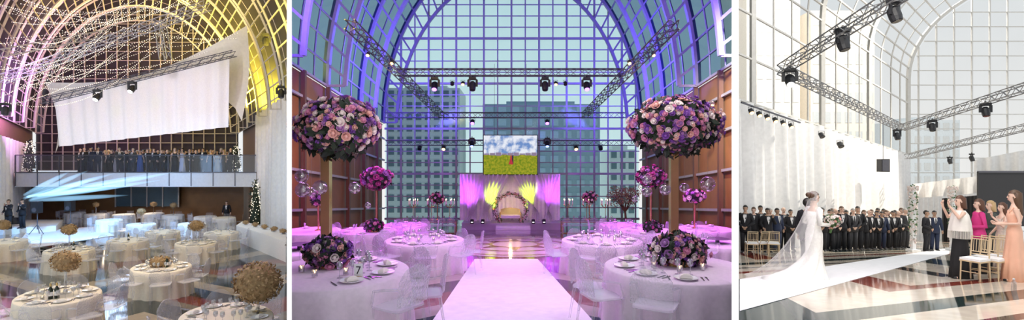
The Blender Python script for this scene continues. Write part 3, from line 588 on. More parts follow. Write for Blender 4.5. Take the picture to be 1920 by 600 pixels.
for px,py,lb in((498,60,'black moving head at the upper right of night hall'),(527,158,'black moving head above the right drape of night hall'),(10,190,'black moving head at the left edge of night hall')): MH['d'].put(P(px,py,24),.4,lb,'stage light')
for i in range(34):
    A=P(RU(-40,60),RU(-20,200),RU(17,22)); B=P(RU(180,450),RU(-30,110),RU(22,26)); sg=RU(.3,1.2); n=80
    t=thing('fairy_light_string','swagged string of warm fairy lights under the night vault','string lights',A,0,'fairy light strings under the night vault')
    pts=[A.lerp(B,k/n)+V((0,0,-sg*4*(k/n)*(1-k/n)))-A for k in range(n+1)]; m=MB(); m.tube(pts[::4],.004,3,False); m.build('wire',wirem,t); m=MB()
    for p in pts: m.ell(p,(.012,.012,.012),4,3)
    b=m.build('bulbs',bulbm,t); b['kind']='stuff'
m_,nt,out=newmat('blue_beam_glow'); em=nd(nt,'ShaderNodeEmission',Strength=1.6); em.inputs[0].default_value=(.35,.68,1,1); nt.links.new(em.outputs[0],out.inputs[1])  # emissive volume stands in for lamp light scattered by haze
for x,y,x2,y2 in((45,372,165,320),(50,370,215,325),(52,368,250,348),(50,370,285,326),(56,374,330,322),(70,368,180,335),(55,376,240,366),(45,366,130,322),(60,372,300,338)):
    mb=MB(); A=P(x,y,30); B=P(x2,y2,29); mb.tube([A,A.lerp(B,.4),A.lerp(B,.75),B],[.08,.17,.13,.02],12); tag(mb.build('beam_glow_volume',m_),'glowing volume shaped as a blue white light beam above the band','light beam','beams above the band')
# left lighting
lamp('AREA',L(-1,12,5.5),L(-.5,12.5,-3),450,(1,.82,.62),2.0); lamp('AREA',L(0,23,4),L(0,23,-3),240,(.4,.65,1),3); lamp('SPOT',L(-6,22,4),P(118,440,28),8500,(.2,.52,1),.4,45); lamp('SPOT',L(-2,24,5),P(250,430,26),5000,(.22,.52,1),.4,45); lamp('AREA',L(-1,37,-.5),L(-1,36,-3),110,(1,.8,.6),3)
lamp('SPOT',L(-6,18,1.5),P(265,200,28),1700,(.92,.9,1),.4,70); lamp('SPOT',L(5,22,2),P(400,190,28),350,(.55,.4,1),.3,30)
lamp('AREA',L(-6.3,33,5),L(-9.3,35,9),1100,(.66,.26,.85),2.5); lamp('AREA',L(-5.5,14,6),L(-9,16,10),650,(.66,.28,.85),3); lamp('AREA',L(-6.8,22,5),L(-9.4,22,9),400,(.66,.28,.82),2)
lamp('AREA',L(5.8,33,6),L(8.2,34,10),2600,(1,.76,.06),2.5); lamp('AREA',L(4,14,6),L(8,16,11),1900,(1,.76,.07),3); lamp('AREA',L(6.3,23,6),L(8.3,23,10),1400,(1,.76,.06),2); lamp('AREA',L(0,33,11),L(0,40,15),1600,(1,.7,.16),3); lamp('AREA',L(0,24,11),L(0,27,16),1400,(1,.7,.16),3)
lamp('AREA',L(-1,30,1.4),L(-1,36,1.2),140,(.4,.65,1),4); lamp('AREA',L(-1,38,4),L(-1,36,1),180,(.5,.68,1),3)
lamp('AREA',L(6.5,22,1),L(8.2,30,1.5),60,(.85,.9,1),2)
# ================================================================ CENTRE HALL CONTENT
mb=MB(); pts=[C.floor(x,y)+V((0,0,.004)) for x,y in((800,618),(1126,618),(1008,486),(890,486))]; mb.loft([[p for p in pts],[p+V((0,0,.004)) for p in pts]]); tag(mb.build('aisle_runner',runm),'white aisle runner leading to the medallion floor','runner')
cp=C.floor(965,458); r=3.1; n=48
t=thing('floor_medallion','pale round mirror marble medallion at the end of the runner','medallion',cp)
def flat(m): m.v=[V((p.x,p.y*1.55,p.z-C.sl*p.y*1.55)) for p in m.v]; return m
m=MB(); m.lathe([(.001,.012),(r,.012),(r,.0)],n); pm=M('pale_marble',(.7,.65,.6),.12); flat(m).build('disc',pm,t)
for rr in(.9,1.9,2.75): m=MB(); m.lathe([(rr,.016),(rr+.16,.016)],n); flat(m).build('inlay_ring',M('gold_inlay',(.35,.25,.08),.15),t)
for k in range(8): a=k*pi/4; m=MB(); m.add([(1.05*cos(a-.25),1.05*sin(a-.25),.015),(1.85*cos(a),1.85*sin(a),.015),(1.05*cos(a+.25),1.05*sin(a+.25),.015)],[(0,1,2)]); flat(m).build('inlay_petal',M('red_inlay',(.22,.07,.05),.1),t)
CT=[(622,508,'front left table with number card',9,9,2,.15),(1268,500,'front right table with rose mound',9,9,2,.0),(796,449,'table at the left of the runner',8,8,2,.2),(1128,450,'table at the right of the runner',8,8,2,.35),(688,432,'table behind left of the runner',7,6,1,.1),(1218,433,'table behind right of the runner',7,6,1,.5),(583,432,'table against the left timber wall',6,5,1,.3),(1322,428,'table against the right timber wall',6,5,1,.3),(1345,445,'table near the right divider',5,5,1,.3),(562,455,'table near the left divider',6,5,1,.2),(760,421,'small table far left of the medallion',7,6,1,.2),(1165,421,'small table far right of the medallion',7,6,1,.2)]
CP={}
for px,py,ds,nc,ns,full,a0 in CT: CP[ds]=table(C,TBC,px,py,ds,nc,ns,full,0,'pale lilac','violet hall',a0,scale=1 if px not in(1345,562) else .8)
for ds,lab in((CT[0][2],'front left'),(CT[1][2],'front right'),(CT[2][2],'left runner'),(CT[3][2],'right runner')):
    for k in range(6): a=k*1.05+.3; CA.put(CP[ds]+V((.34*cos(a),.34*sin(a),.757)),0,f'small lit candle in glass on the {lab} table','candle',f'candles on the {lab} table')
def tree(base,px,pyc,rx,rz,n,label,sw):
    d=base.y; c=P(px,pyc,d); h=c.z-base.z; t=thing('flower_tree',label,'flower tree',base); s=d/FP
    m=MB(); 
    m.box((0,0,.02),(.42,.42,.04)); m.build('base_plate',gold,t); m=MB(); m.box((0,0,(h-rz*s*.5)/2),(sw,sw,h-rz*s*.5)); m.build('stand',gold,t)
    flowerball(t,(c.x-base.x,0,h),(rx*s,rx*s*.8,rz*s),n,.066,[0,0,1,1,2,2,3,5,5],700,darkleaf,140,2.0,(1,3,0,2,5),.09); return t
b1=C.at(612,6.9); tree(b1,634,241,72,54,98,'tall gold stand carrying a huge rose ball, left of runner',.12)
b2=C.at(1263,7.6); tree(b2,1264,239,82,54,98,'tall gold stand carrying a huge rose ball, right of runner',.12)
def ball(px,py,d,rx,rz,base,n,label,cols=(0,3,4,2),r=.07,group=None):
    c=P(px,py,d); b=V((c.x,d,base)); t=thing('flower_centrepiece',label,'centrepiece',b,0,group); s=d/FP; h=c.z-base
    stand(t,h-rz*s*.5,gold,.06,.12); flowerball(t,(0,0,h),(rx*s,rx*s*.85,rz*s),n,r,list(cols),int(n*2.2)); return t
q=CP[CT[4][2]]; ball(706,334,q.y,28,19,q.z+.757,60,'magenta flower ball on gold stand, left of the stage',(0,4,4,3),.09)
q=CP[CT[5][2]]; ball(1220,331,q.y,25,17,q.z+.757,60,'magenta flower ball on gold stand, right of the stage',(0,4,4,3),.09)
q=CP[CT[7][2]]; ball(1302,368,q.y,18,11,q.z+.757,40,'pink flower dish on stand by the right timber wall',(0,2,3),.08)
q=CP[CT[6][2]]; ball(597,372,q.y,12,11,q.z+.757,30,'small pink flower ball by the left timber wall',(0,2,3),.08)
def mound(p,rx,rz,n,label,cols=(0,1,2,3,5),fl=0):
    t=thing('flower_mound',label,'centrepiece',p+V((0,0,.757))); m=MB(); m.lathe([(.001,0),(rx*.5,0),(rx*.6,.08),(.001,.08)],12); m.build('bowl',gold,t); flowerball(t,(0,0,rz*.9),(rx,rx*.75,rz*.9),n,.055,list(cols),320,darkleaf,fl,1.7,(1,0,3,5)); return t
mound(CP[CT[0][2]]+V((-.12,.2,0)),.28,.2,56,'rose mound on the front left table',fl=28); mound(CP[CT[1][2]]+V((.06,.1,0)),.36,.22,80,'wide rose mound on the front right table',fl=36)
mound(CP[CT[4][2]]+V((.3,-.3,0)),.3,.2,36,'magenta rose mound behind the left runner table',(0,4,3)); mound(CP[CT[5][2]]+V((.0,-.3,0)),.28,.18,36,'magenta rose mound behind the right runner table',(0,4,3))
for px,py,d,r,g in((566,330,6.8,13,'left'),(568,356,6.6,14,'left'),(600,352,6.5,14,'left'),(584,360,7.4,9,'left'),(610,349,7.5,11,'left'),(665,352,6.9,11,'left'),(690,385,7.2,6,'left'),(1327,345,7.4,14,'right'),(1213,336,7.5,10,'right'),(1247,355,7.2,11,'right'),(1213,359,7.5,10,'right'),(1190,373,7.6,6,'right'),(1283,352,7.7,9,'right')):
    c=P(px,py,d); s=d/FP; t=thing('hanging_globe',f'clear glass globe with candle hanging under the {g} rose ball','glass globe',c,0,f'globes under the {g} rose ball'); m=MB(); m.ell((0,0,0),(r*s,r*s,r*s),16,10); m.build('globe',globem,t,smooth=True)
    m=MB(); m.tube([(0,0,r*s),(0,0,(py-285)*s)],.002,3); m.build('cord',wirem,t); m=MB(); m.lathe([(.02*r/12,-r*s*.8),(.02*r/12,-r*s*.5),(.001,-r*s*.5)],8); m.build('candle',candlem,t)
q=CP[CT[0][2]]; t=thing('table_number_card','white card with number seven on front left table','card',V(((672-960)/FP*5.5,5.5,q.z+.757))); m=MB(); m.box((0,0,.09),(.1,.006,.15)); m.build('card',chin,t); m=MB(); m.box((0,0,.01),(.07,.05,.02)); m.build('foot',gold,t)
fc=bpy.data.curves.new('number','FONT'); fc.body='7'; fc.size=.13; fc.align_x='CENTER'; fo=bpy.data.objects.new('number_tmp',fc); COL.objects.link(fo); me=bpy.data.meshes.new_from_object(fo.evaluated_get(bpy.context.evaluated_depsgraph_get())); bpy.data.objects.remove(fo); me.materials.clear(); me.materials.append(blackm)
o=link('number',me,t,(0,-.005,.045)); o.rotation_euler=(pi/2,0,0)
# stage
d=31; zf=C.fz(31); cx=(962-960)/FP*31
t=thing('stage','low pale stage with two steps before the glass wall','stage',(cx,31,zf)); m=MB(); m.box((0,1.3,.22),(6.6,3,.44)); m.build('platform',M('stage_grey',(.5,.47,.52),.4),t)
for k in range(2): m=MB(); m.box((0,-.35-.3*k,.15-.07*k),(2.2,.3,.28-.12*k)); m.build('step',white,t)
zs=zf+.44; d2=32.3
A,B=P(862,326,d2),P(1050,326,d2); drape('backdrop_drape','white pleated stage backdrop under the hanging screen',C,(A,B,V((A.x,d2,zs)),V((B.x,d2,zs))),24,.06,drapem)
for i,(x0,x1,xg,yg,lb) in enumerate(((863,906,884,402,'outer left'),(906,957,910,394,'inner left'),(1049,1006,1029,402,'outer right'),(1006,960,1004,394,'inner right'))):
    dd=31.75-.14*(i%2); a,b=P(x0,327,dd),P(x1,327,dd); g=P(xg,yg,dd)
    def sw(i_,j): 
        top=a.lerp(b,i_); f=min(1,j/.8); wv=V((0,-.2*sin(i_*pi*12)*(1-.5*f),0)); gg=g+V(((i_-.5)*.3,0,0)); low=V((g.x+(i_-.5)*.8,dd,zs+.02))
        return (top.lerp(gg,f)+wv+V((0,0,-.25*sin(pi*f)*i_))) if j<=.8 else gg.lerp(low,(j-.8)/.2)+wv
    mb=MB(); mb.sheet(sw,64,16); tag(mb.build('swag_curtain',drapem,smooth=True),f'{lb} fanned swag curtain on the stage backdrop','curtain')
for px,tx,col,pw,an in((878,868,(.5,.06,1),1500,36),(902,890,(.6,.1,1),650,28),(913,925,(.7,1,.03),1250,24),(1005,990,(.7,1,.03),1250,24),(1016,1022,(.6,.1,1),650,28),(1034,1045,(.5,.06,1),1500,36)): q=P(px,420,29.2); q.z=zs+.1; lamp('SPOT',q,P(tx,358,32.0),pw,col,.08,an,.7)
for px in(885,905,1000,1020): q=P(px,410,30.4); t=thing('floor_uplight','small black uplight on the stage edge','stage light',(q.x,30.4,zs),0,'uplights on the stage'); m=MB(); m.box((0,0,.06),(.2,.15,.1)); m.build('bracket',blackm,t); m=MB(); m.tube([(0,-.02,.1),(0,.08,.25)],[.1,.12],10); m.build('can',blackm,t); m=MB(); m.tube([(0,-.035,.09),(0,-.03,.095)],.07,10); m.build('lens',lensw,t)
t=thing('flower_arch','round rose arch framing the stage sofa','flower arch',P(957,392,31.0)); R0=1.02; pts=[V((R0*cos(a),0,R0*sin(a)+.22)) for a in [radians(-50+280*i/40) for i in range(41)]]; m=MB(); m.tube(pts,.04,6); m.build('hoop',gold,t)
m=MB()
for p in pts: leaves(m,p,(.1,.1,.1),12,.11)
m.build('foliage',leafm,t)
for p in pts:
    for k in range(2): q=V((RU(-1,1),-abs(RU(0,1)),RU(-1,1))).normalized(); roseat(t,p+q*.11,q,.075,random.choice([0,2,2,5]))
t.location.z=zs+.62
lamp('POINT',(t.location.x,31.3,zs+1.2),(0,0,0),22,(1,.7,.3),.1)
t=thing('sofa','small gold and white sofa inside the rose arch','sofa',((957-960)/FP*31.4,31.5,zs)); 
m=MB(); m.box((0,0,.35),(1.3,.6,.18)); m.build('seat',whitecl,t); m=MB(); m.sheet(lambda i,j:V(((i-.5)*1.3,.28+.06*j,.4+j*(.4+.1*sin(pi*i)))),12,4); m.build('backrest',gold,t)
for s in(-1,1):
    m=MB(); m.tube([(s*.66,.25,.3),(s*.68,.2,.6),(s*.68,-.25,.58),(s*.66,-.28,.3)],.05,7); m.build('armrest',gold,t)
    for y in(-.25,.25): m=MB(); m.tube([(s*.58,y,.28),(s*.6,y*1.1,0)],[.04,.02],6); m.build('leg',gold,t)
def k_cand():
    t=thing('candelabra'); stand(t,.75,gold,.03,.12)
    for k in range(5):
        a=2*pi*k/5; q=V((.22*cos(a),.22*sin(a),.85)); m=MB(); m.tube([(0,0,.6),(q.x*.7,q.y*.7,.62),(q.x,q.y,.72)],.012,5); m.tube([(q.x,q.y,.72),(q.x,q.y,.74)],.03,6); arm=m.build('arm',gold,t); m=MB(); m.tube([(q.x,q.y,.74),(q.x,q.y,.94)],.018,6); m.build('candle',candlem,arm); m=MB(); m.ell((q.x,q.y,.98),(.016,.016,.035),6,5); m.build('flame',flame,arm)
    return t
CN=Kind(k_cand)
def long_table(px0,px1,d,label):
    a,b=C.at(px0,d),C.at(px1,d); t=thing('trestle_table',label,'table',a); wd=b.x-a.x; m=MB(); m.box((wd/2,0,.74),(wd,.8,.05)); m.build('tabletop',M('dark_glass_top',(.1,.08,.08),.1),t)
    for x in(.1,wd-.1):
        for y in(-.35,.35): m=MB(); m.bar((x,y,0),(x,y,.72),.06); m.build('leg',gold,t)
    for z in(.05,.66): m=MB(); m.bar((.1,-.35,z),(wd-.1,-.35,z),.05); m.build('rail',gold,t)
    return a,wd
for px0,px1,g in((760,858,'left'),(1050,1150,'right')):
    a,wd=long_table(px0,px1,27,f'gold framed long table {g} of the stage')
    for f in(.15,.5,.85): CN.put(a+V((wd*f,0,.765)),0,f'gold candelabra on the long table {g} of the stage','candelabra',f'candelabra on the {g} long table',1.15)
    for k in range(6):
        q=a+V((wd*(k+.5)/6,-.8,0)); q.z=C.fz(q.y); ACH.put(q,pi,f'clear acrylic chair at the long table {g} of the stage','chair',f'chairs at the {g} long table')
    for k in range(10): GL.put(a+V((wd*(k+.5)/10,-.2,.765)),0,f'stemmed glass on the long table {g} of stage','glass',f'glasses on the {g} long table',1.2)
ball(820,372,27,13,10,C.fz(27)+.765,36,'peach flower ball among candelabra, left long table',(0,5,2),.1); ball(1105,370,27,13,10,C.fz(27)+.765,36,'peach flower ball among candelabra, right long table',(0,5,2),.1)
# blossom tree
b=C.at(1172,33); t=thing('blossom_tree','bare brown blossom tree before the glass wall','tree',b); m=MB(); m.tube([(0,0,0),(.05,0,.6),(0,0,1.2)],[.1,.08,.07],7); bl=MB()
for k in range(11):
    a=k*.571*4; e_=V((.95*cos(a)*RU(.6,1),.6*sin(a),RU(1.9,2.7))); m.tube([(0,0,1.1),(e_.x*.4,e_.y*.4,1.6),e_],[.05,.03,.012],5); leaves(bl,e_,(.35,.3,.28),90,.12); leaves(bl,e_*.8,(.3,.25,.25),40,.12)
m.build('trunk',M('bark',(.12,.07,.05),.8),t); bl.build('blossom',M('dry_blossom',(.3,.17,.14),.8,var=.3),t)
# screen
d=31.5; a,b=P(907,254,d),P(1007,327,d); cxs=(a.x+b.x)/2; czs=(a.z+b.z)/2; W=b.x-a.x; H=a.z-b.z
t=thing('video_screen','hanging video screen showing a couple on a lawn','screen',(cxs,d,czs)); m=MB(); m.box((0,.12,0),(W+.1,.2,H+.1)); m.build('housing',blackm,t)
m_,nt,out=newmat('screen_picture'); lk=nt.links.new; tc=nd(nt,'ShaderNodeTexCoord'); sp=nd(nt,'ShaderNodeSeparateXYZ'); lk(tc.outputs['Object'],sp.inputs[0]); mr=nd(nt,'ShaderNodeMapRange'); mr.inputs[1].default_value=-H/2; mr.inputs[2].default_value=H/2; lk(sp.outputs[2],mr.inputs[0])
no=nd(nt,'ShaderNodeTexNoise',Scale=2.2,Detail=5.); lk(tc.outputs['Object'],no.inputs['Vector']); r1=nd(nt,'ShaderNodeValToRGB'); e=r1.color_ramp.elements; e[0].color=(.16,.28,.58,1); e[0].position=.4; e[1].color=(.8,.83,.92,1); e[1].position=.58; lk(no.outputs['Fac'],r1.inputs[0])
n2=nd(nt,'ShaderNodeTexNoise',Scale=7.,Detail=4.); lk(tc.outputs['Object'],n2.inputs['Vector']); r2=nd(nt,'ShaderNodeValToRGB'); e=r2.color_ramp.elements; e[0].color=(.12,.22,.015,1); e[0].position=.3; e[1].color=(.42,.38,.03,1); e[1].position=.7; lk(n2.outputs['Fac'],r2.inputs[0]); st=nd(nt,'ShaderNodeMath',operation='GREATER_THAN'); st.inputs[1].default_value=.5; lk(mr.outputs[0],st.inputs[0])
mx=nd(nt,'ShaderNodeMix',data_type='RGBA'); lk(st.outputs[0],mx.inputs[0]); lk(r2.outputs[0],mx.inputs[6]); lk(r1.outputs[0],mx.inputs[7]); em=nd(nt,'ShaderNodeEmission',Strength=1.0); lk(mx.outputs[2],em.inputs[0]); lk(em.outputs[0],out.inputs[0])
m=MB(); m.box((0,0,0),(W,.03,H)); dp=m.build('display',m_,t)
for k in range(9): m=MB(); m.box((-W/2+W*(k+.5)/9,-.02,.05),(W/9*.9,.01,.1+.06*(k%3))); m.build('pictured_building',M('pixel_grey',(.4,.4,.42),em=.3),dp)
m=MB(); m.add([(-.0,-.022,-.05),(.08,-.022,-.05),(.1,-.022,-.3),(.18,-.022,-.62),(-.12,-.022,-.62),(-.02,-.022,-.3)],[(0,1,2,3,4,5)]); m.ell((.04,-.022,.02),(.05,.002,.07),8,5); m.build('pictured_woman',M('pixel_red',(.6,.05,.04),em=.4),dp)
m=MB(); m.add([(.09,-.021,.0),(.2,-.021,.0),(.19,-.021,-.6),(.1,-.021,-.6)],[(0,1,2,3)]); m.ell((.14,-.021,.08),(.05,.002,.07),8,5); m.build('pictured_man',M('pixel_dark',(.06,.05,.06),em=.2),dp)
for s in(-1,1): m=MB(); m.tube([(s*W*.3,.1,H/2),(s*W*.3,.1,6)],.012,4); m.build('hanging_cable',darkst,t)
# trusses
for a,b,l in(((745,136,23),(1168,136,23),'upper horizontal truss across the glass wall'),((722,216,31),(1172,216,31),'middle horizontal truss across the glass wall'),((655,45,16),(828,216,31),'slanting truss rising to the left vault'),((1265,45,16),(1096,216,31),'slanting truss rising to the right vault'),((724,268,33),(1190,268,33),'lower horizontal truss behind the video screen')):
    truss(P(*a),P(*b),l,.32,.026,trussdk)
for px,py,d,k,l in((815,142,23,'p','violet moving head, leftmost on the upper truss'),(886,142,23,'d','dark moving head, second on the upper truss'),(1022,142,23,'d','dark moving head, third on the upper truss'),(1100,142,23,'p','violet moving head, rightmost on the upper truss'),(885,256,32.6,'b','blue moving head left of the video screen'),(1026,256,32.6,'b','blue moving head right of the video screen')): MH[k].put(P(px,py,d),0,l,'stage light',None,1.05)
for px,py,d,k,l in((886,221,31,'p','violet can light on the middle truss, left one'),(1026,221,31,'p','violet can light on the middle truss, right one'),(848,150,23,'d','small dark can light, left on upper truss'),(868,150,23,'o','small orange can light, left on upper truss'),(1042,150,23,'o','small orange can light, right on upper truss'),(1060,150,23,'d','small dark can light, right on upper truss'),(787,270,33,'d','dark can light, leftmost on the lower truss'),(832,270,33,'o','orange can light, left on the lower truss'),(1080,270,33,'o','orange can light, right on the lower truss'),(1126,270,33,'d','dark can light, rightmost on the lower truss')): PR[k].put(P(px,py,d),0,l,'stage light',None,1.2 if d>30 else .75)
for px in(1215,1265,1300,1335): PR['o'].put(P(px,183+abs(px-1290)*.1,20),0,'orange can light above the right timber wall','stage light','orange lights above the right wall',.7)
for px in(690,735,1180,1225): PR['o'].put(P(px,95 if px in(690,1225) else 110,20),0,'orange can light under the vault springing','stage light','orange lights under the vault',.7)
lamp('AREA',C(-4,10,4.5),C(-3.5,9.5,-1),240,(.88,.42,1),2.5); lamp('AREA',C(4,10,4.5),C(3.5,9.5,-1),240,(.88,.42,1),2.5); lamp('AREA',C(0,8,4),C(0,9,-1),50,(1,.92,.95),3)
for s in(-1,1):
    lamp('AREA',C(s*6,27,6.5),C(s*9.4,30,11),2000,(.14,.1,1),2.5); lamp('AREA',C(s*6,17,6.5),C(s*9.4,18,11),1400,(.22,.1,1),2.5)
    lamp('SPOT',C(s*4,19,5.5),C(s*9.7,25,2.5),1900,(1,.66,.32),.4,70)
    lamp('AREA',C(s*5.4,17,4),C(s*5.6,17,-1),640,(.85,.13,1),2.5)
    lamp('SPOT',C(s*1.2,2.4,1.0),P(632 if s<0 else 1266,245,7.2),250,(1,.88,.86),.3,28)  # added unseen spot brightening the large rose ball from the front
lamp('SPOT',C(0,24,7),C(0,17,-1.5),2200,(1,.92,.6),.3,38)
# ================================================================ RIGHT HALL CONTENT
mb=MB(); pts=[R.floor(x,y)+V((0,0,.004)) for x,y in((1387,584),(1780,476),(1780,465),(1387,524))]; mb.loft([[p for p in pts],[p+V((0,0,.004)) for p in pts]]); tag(mb.build('aisle_runner',runm),'white carpet runner beneath the walking bride','runner')
men=[(1399,474,0),(1414,472,1),(1456,472,3),(1470,469,2),(1484,470,0),(1425,471.5,0),(1446,470.5,4)]
for i in range(15): men.append((1543+11*i,471-.4*i,[0,0,2,1,0,4,0,1,2,0,3,1,0,2,4][i]))
for i in range(12): men.append((1560+12*i,465-.1*i,[1,0,4,0,2,0,1,3,0,2,0,1][i]))
for px,py,k in men: MEN[k].put(R.floor(px+RU(-2,2),py),RU(-.9,.4),'person in a dark suit standing in the row before the white drape','person','suited guests before the white drape',RU(1.0,1.13))
MENPH.put(R.floor(1439,473),-.2,'person in black suit raising a phone before the white drape','person',None,1.04)
MEN[0].put(R.floor(1737,471),.5,'person in a dark suit waiting at the flower arch','person'); MEN[3].put(R.floor(1752,470),-.4,'person in a navy suit facing the flower arch','person')
Kind(k_man,'down',suitk,hk,1).put(R.floor(1514,513),1.9,'person in black suit walking half hidden beside the bride','person',None,1.0)
# bride
dressm=M('ivory_lace',(.92,.89,.84),.8,scale=30,bump=.2); m_,nt,out=newmat('bridal_tulle'); tr=nd(nt,'ShaderNodeBsdfTransparent'); df=nd(nt,'ShaderNodeBsdfDiffuse'); df.inputs[0].default_value=(.97,.96,.94,1); no=nd(nt,'ShaderNodeTexNoise',Scale=4.); mr=nd(nt,'ShaderNodeMapRange'); mr.inputs[3].default_value=.14; mr.inputs[4].default_value=.42; nt.links.new(no.outputs['Fac'],mr.inputs[0]); mi=nd(nt,'ShaderNodeMixShader'); nt.links.new(mr.outputs[0],mi.inputs[0]); nt.links.new(tr.outputs[0],mi.inputs[1]); nt.links.new(df.outputs[0],mi.inputs[2]); nt.links.new(mi.outputs[0],out.inputs[0]); veilm=m_
RB=radians(96)
bl=R.floor(1526,524); t=thing('person','bride in ivory lace mermaid gown with long veil, walking right','person',bl,RB); t.scale=(1.04,)*3
link('body',bodymesh('hold',True,0),t)
m=MB(); m.loft(gown([(.012,.36,.66,.42,.05),(.06,.32,.54,.33,.04),(.18,.25,.36,.17,.03),(.38,.19,.2,.05,.012),(.55,.155,.14,0,0),(.75,.18,.138,.0,0),(.93,.175,.136,.0,0),(1.1,.12,.096,0,0),(1.27,.15,.128,0,0),(1.37,.145,.1,0,0)],48)); m.build('wedding_dress',dressm,t,smooth=True)
m=MB()
for s,pts,d_ in armpts('hold',True): m.tube([pts[0]+V((-s*.03,0,.01)),pts[0],pts[1],pts[2]],[.05,.058,.046,.034],9)
m.build('lace_sleeves',dressm,t,smooth=True)
def veil(i,j):
    a=(i-.5)*2; wd=.09+.45*j; back=.08+.16*j+1.1*j**1.6; z=1.77*(1-j)**1.45+.03; return V((a*wd+.02*sin(i*30)*j,back-.14*(abs(a)**2)*(.6+1.0*j)+.02*sin(i*22)*j,z-.05*a*a*(1-j)))
m=MB(); m.sheet(veil,36,24); m.build('veil',veilm,t,smooth=True)
link('hair',hairmesh('bun',hb),t)
bp=bl+Matrix.Rotation(RB,3,'Z')@V((0,-.42,1.16)); t=thing('bridal_bouquet','white and green bouquet held by the bride','bouquet',bp); flowerball(t,(0,0,.05),(.13,.13,.13),34,.045,[2,2,2,5],80,leafm,0,1.2); m=MB(); m.tube([(0,0,-.02),(-.05,0,-.2)],[.03,.02],7); m.build('stems',leafm,t)
# women at right
mag=M('magenta_jacket',(.6,.03,.2),.7); peach=M('peach_satin',(.82,.46,.32),.5); shm=M('white_shawl',(.8,.76,.7),.9); blk=M('black_velvet',(.012,.012,.014),.8); crm=M('cream_print_dress',(.6,.5,.42),.7,var=.4,scale=20)
def slim(h): return (.72*h,.9*h,h)
Kind(k_woman,'raise',blk,had,'bob',0,None,shm).put(R.floor(1800,522),radians(-98),'person in white fringed shawl and long black skirt raising hands','person',None,slim(1.0))
Kind(k_woman,'hold',blk,had,'bob',0,mag).put(R.floor(1835,513),radians(-105),'person in a bright magenta jacket with dark hair','person',None,slim(.99))
Kind(k_woman,'hold',blk,hbl,'bob',0,M('dark_green_top',(.05,.06,.05),.7)).put(R.floor(1857,507),radians(-100),'blonde person in dark top between magenta and peach outfits','person',None,slim(.99))
Kind(k_woman,'phone',crm,had,'long',0).put(R.floor(1879,514),radians(-95),'person in patterned cream dress holding up a phone','person',None,slim(.94))
Kind(k_woman,'hold',peach,hb,'long',0).put(R.floor(1902,528),radians(-125),'person in long peach satin dress with long dark hair','person',None,slim(1.04))
def k_chiav():
    t=thing('chiavari_chair'); fm=M('pale_gold_wood',(.62,.48,.3),.4); m=MB(); m.box((0,0,.46),(.4,.4,.05)); m.build('cushion',whitecl,t); m=MB(); m.box((0,0,.425),(.41,.41,.03)); m.build('seat_frame',fm,t)
    for x in(-.18,.18):
        m=MB(); m.tube([(x,-.18,.43),(x*1.05,-.19,0)],[.018,.013],6); m.build('leg',fm,t); m=MB(); m.tube([(x,.18,.43),(x*1.05,.22,0)],[.018,.013],6); m.build('leg',fm,t); m=MB(); m.tube([(x,.18,.43),(x*.95,.24,.92)],.015,6); m.build('back_post',fm,t)
    for z,y in((.55,.19),(.6,.2),(.86,.235),(.91,.24)): m=MB(); m.tube([(-.175,y,z),(.175,y,z)],.011,5); m.build('back_rail',fm,t)
    for k in range(6): x=-.13+.052*k; m=MB(); m.tube([(x,.2,.6),(x,.235,.86)],.007,5); m.build('spindle',fm,t)
    for y in(-.185,.2): m=MB(); m.tube([(-.185,y,.2),(.185,y,.2)],.009,5); m.build('stretcher',fm,t)
    return t
CH=Kind(k_chiav)
for px,py,l in((1828,527,'pale gold chair with white cushion beside black skirt'),(1846,521,'pale gold chair behind the magenta jacket'),(1862,526,'pale gold chair left of the peach dress'),(1878,518,'pale gold chair nearest the peach dress')): CH.put(R.floor(px,py),radians(-70),l,'chair',None,(.85,.85,.97))
for px,py in((1409,478),(1428,477),(1450,478)): CH.put(R.floor(px,py),RU(2.6,3.3),'pale gold chair in the row before the suited guests','chair','chairs before the suited guests')
# flower arch pillars + canopy
for px,py,h,l in((1712,472,2.75,'white flower pillar left of the ceremony couple'),(1786,470,2.8,'white flower pillar right of the ceremony couple')):
    p=R.floor(px,py); t=thing('flower_pillar',l,'flower pillar',p); m=MB(); m.box((0,0,h/2),(.14,.14,h)); m.box((0,0,.05),(.36,.36,.1)); m.build('post',white,t); lf=MB()
    for k in range(92): z=h*(1-RU(0,1)**1.7*.95); a=RU(0,6.28); dd=V((cos(a),sin(a),RU(-.2,.5))).normalized(); r_=.08+.09*(z/h)**2; roseat(t,(r_*cos(a),r_*sin(a),z),dd,.06,2)
    leaves(lf,(0,0,h*.6),(.12,.12,h*.42),180,.1); lf.build('foliage',leafm,t)
drape('canopy_swag','white swagged canopy behind the flower pillars',R,(P(1712,345,34),P(1836,330,31),P(1712,372,34),P(1836,362,31)),5,.25,drapem)
drape('white_backcloth','white backcloth between end window and flower pillars',R,(P(1708,350,36),P(1840,340,36),P(1708,462,36),P(1840,462,36)),14,.1,drapem); drape('black_curtain','black curtain right of the ceremony couple',R,(P(1766,372,32),P(1836,366,31),P(1766,456,32),P(1836,458,31)),8,.08,blackm)
drape('sheer_panel','sheer white panel hanging over the end window',R,(P(1826,300,33),P(1990,268,30),P(1826,345,33),P(1990,335,30)),6,.2,drapem)
t=thing('projection_screen','large black screen at the right frame edge','screen',P(1880,420,28)); m=MB(); a,b=P(1833,322,28)-t.location,P(1985,424,28)-t.location; m.box(((a.x+b.x)/2,0,(a.z+b.z)/2),(b.x-a.x,.1,a.z-b.z)); m.build('panel',blackm,t); m=MB(); m.box(((a.x+b.x)/2,-.03,a.z),(b.x-a.x,.12,.1)); m.build('frame',darkst,t)
m=MB(); m.bar((a.x+.3,0,b.z),(a.x+.3,0,R.fz(28)-t.location.z),.1); m.build('support',darkst,t)
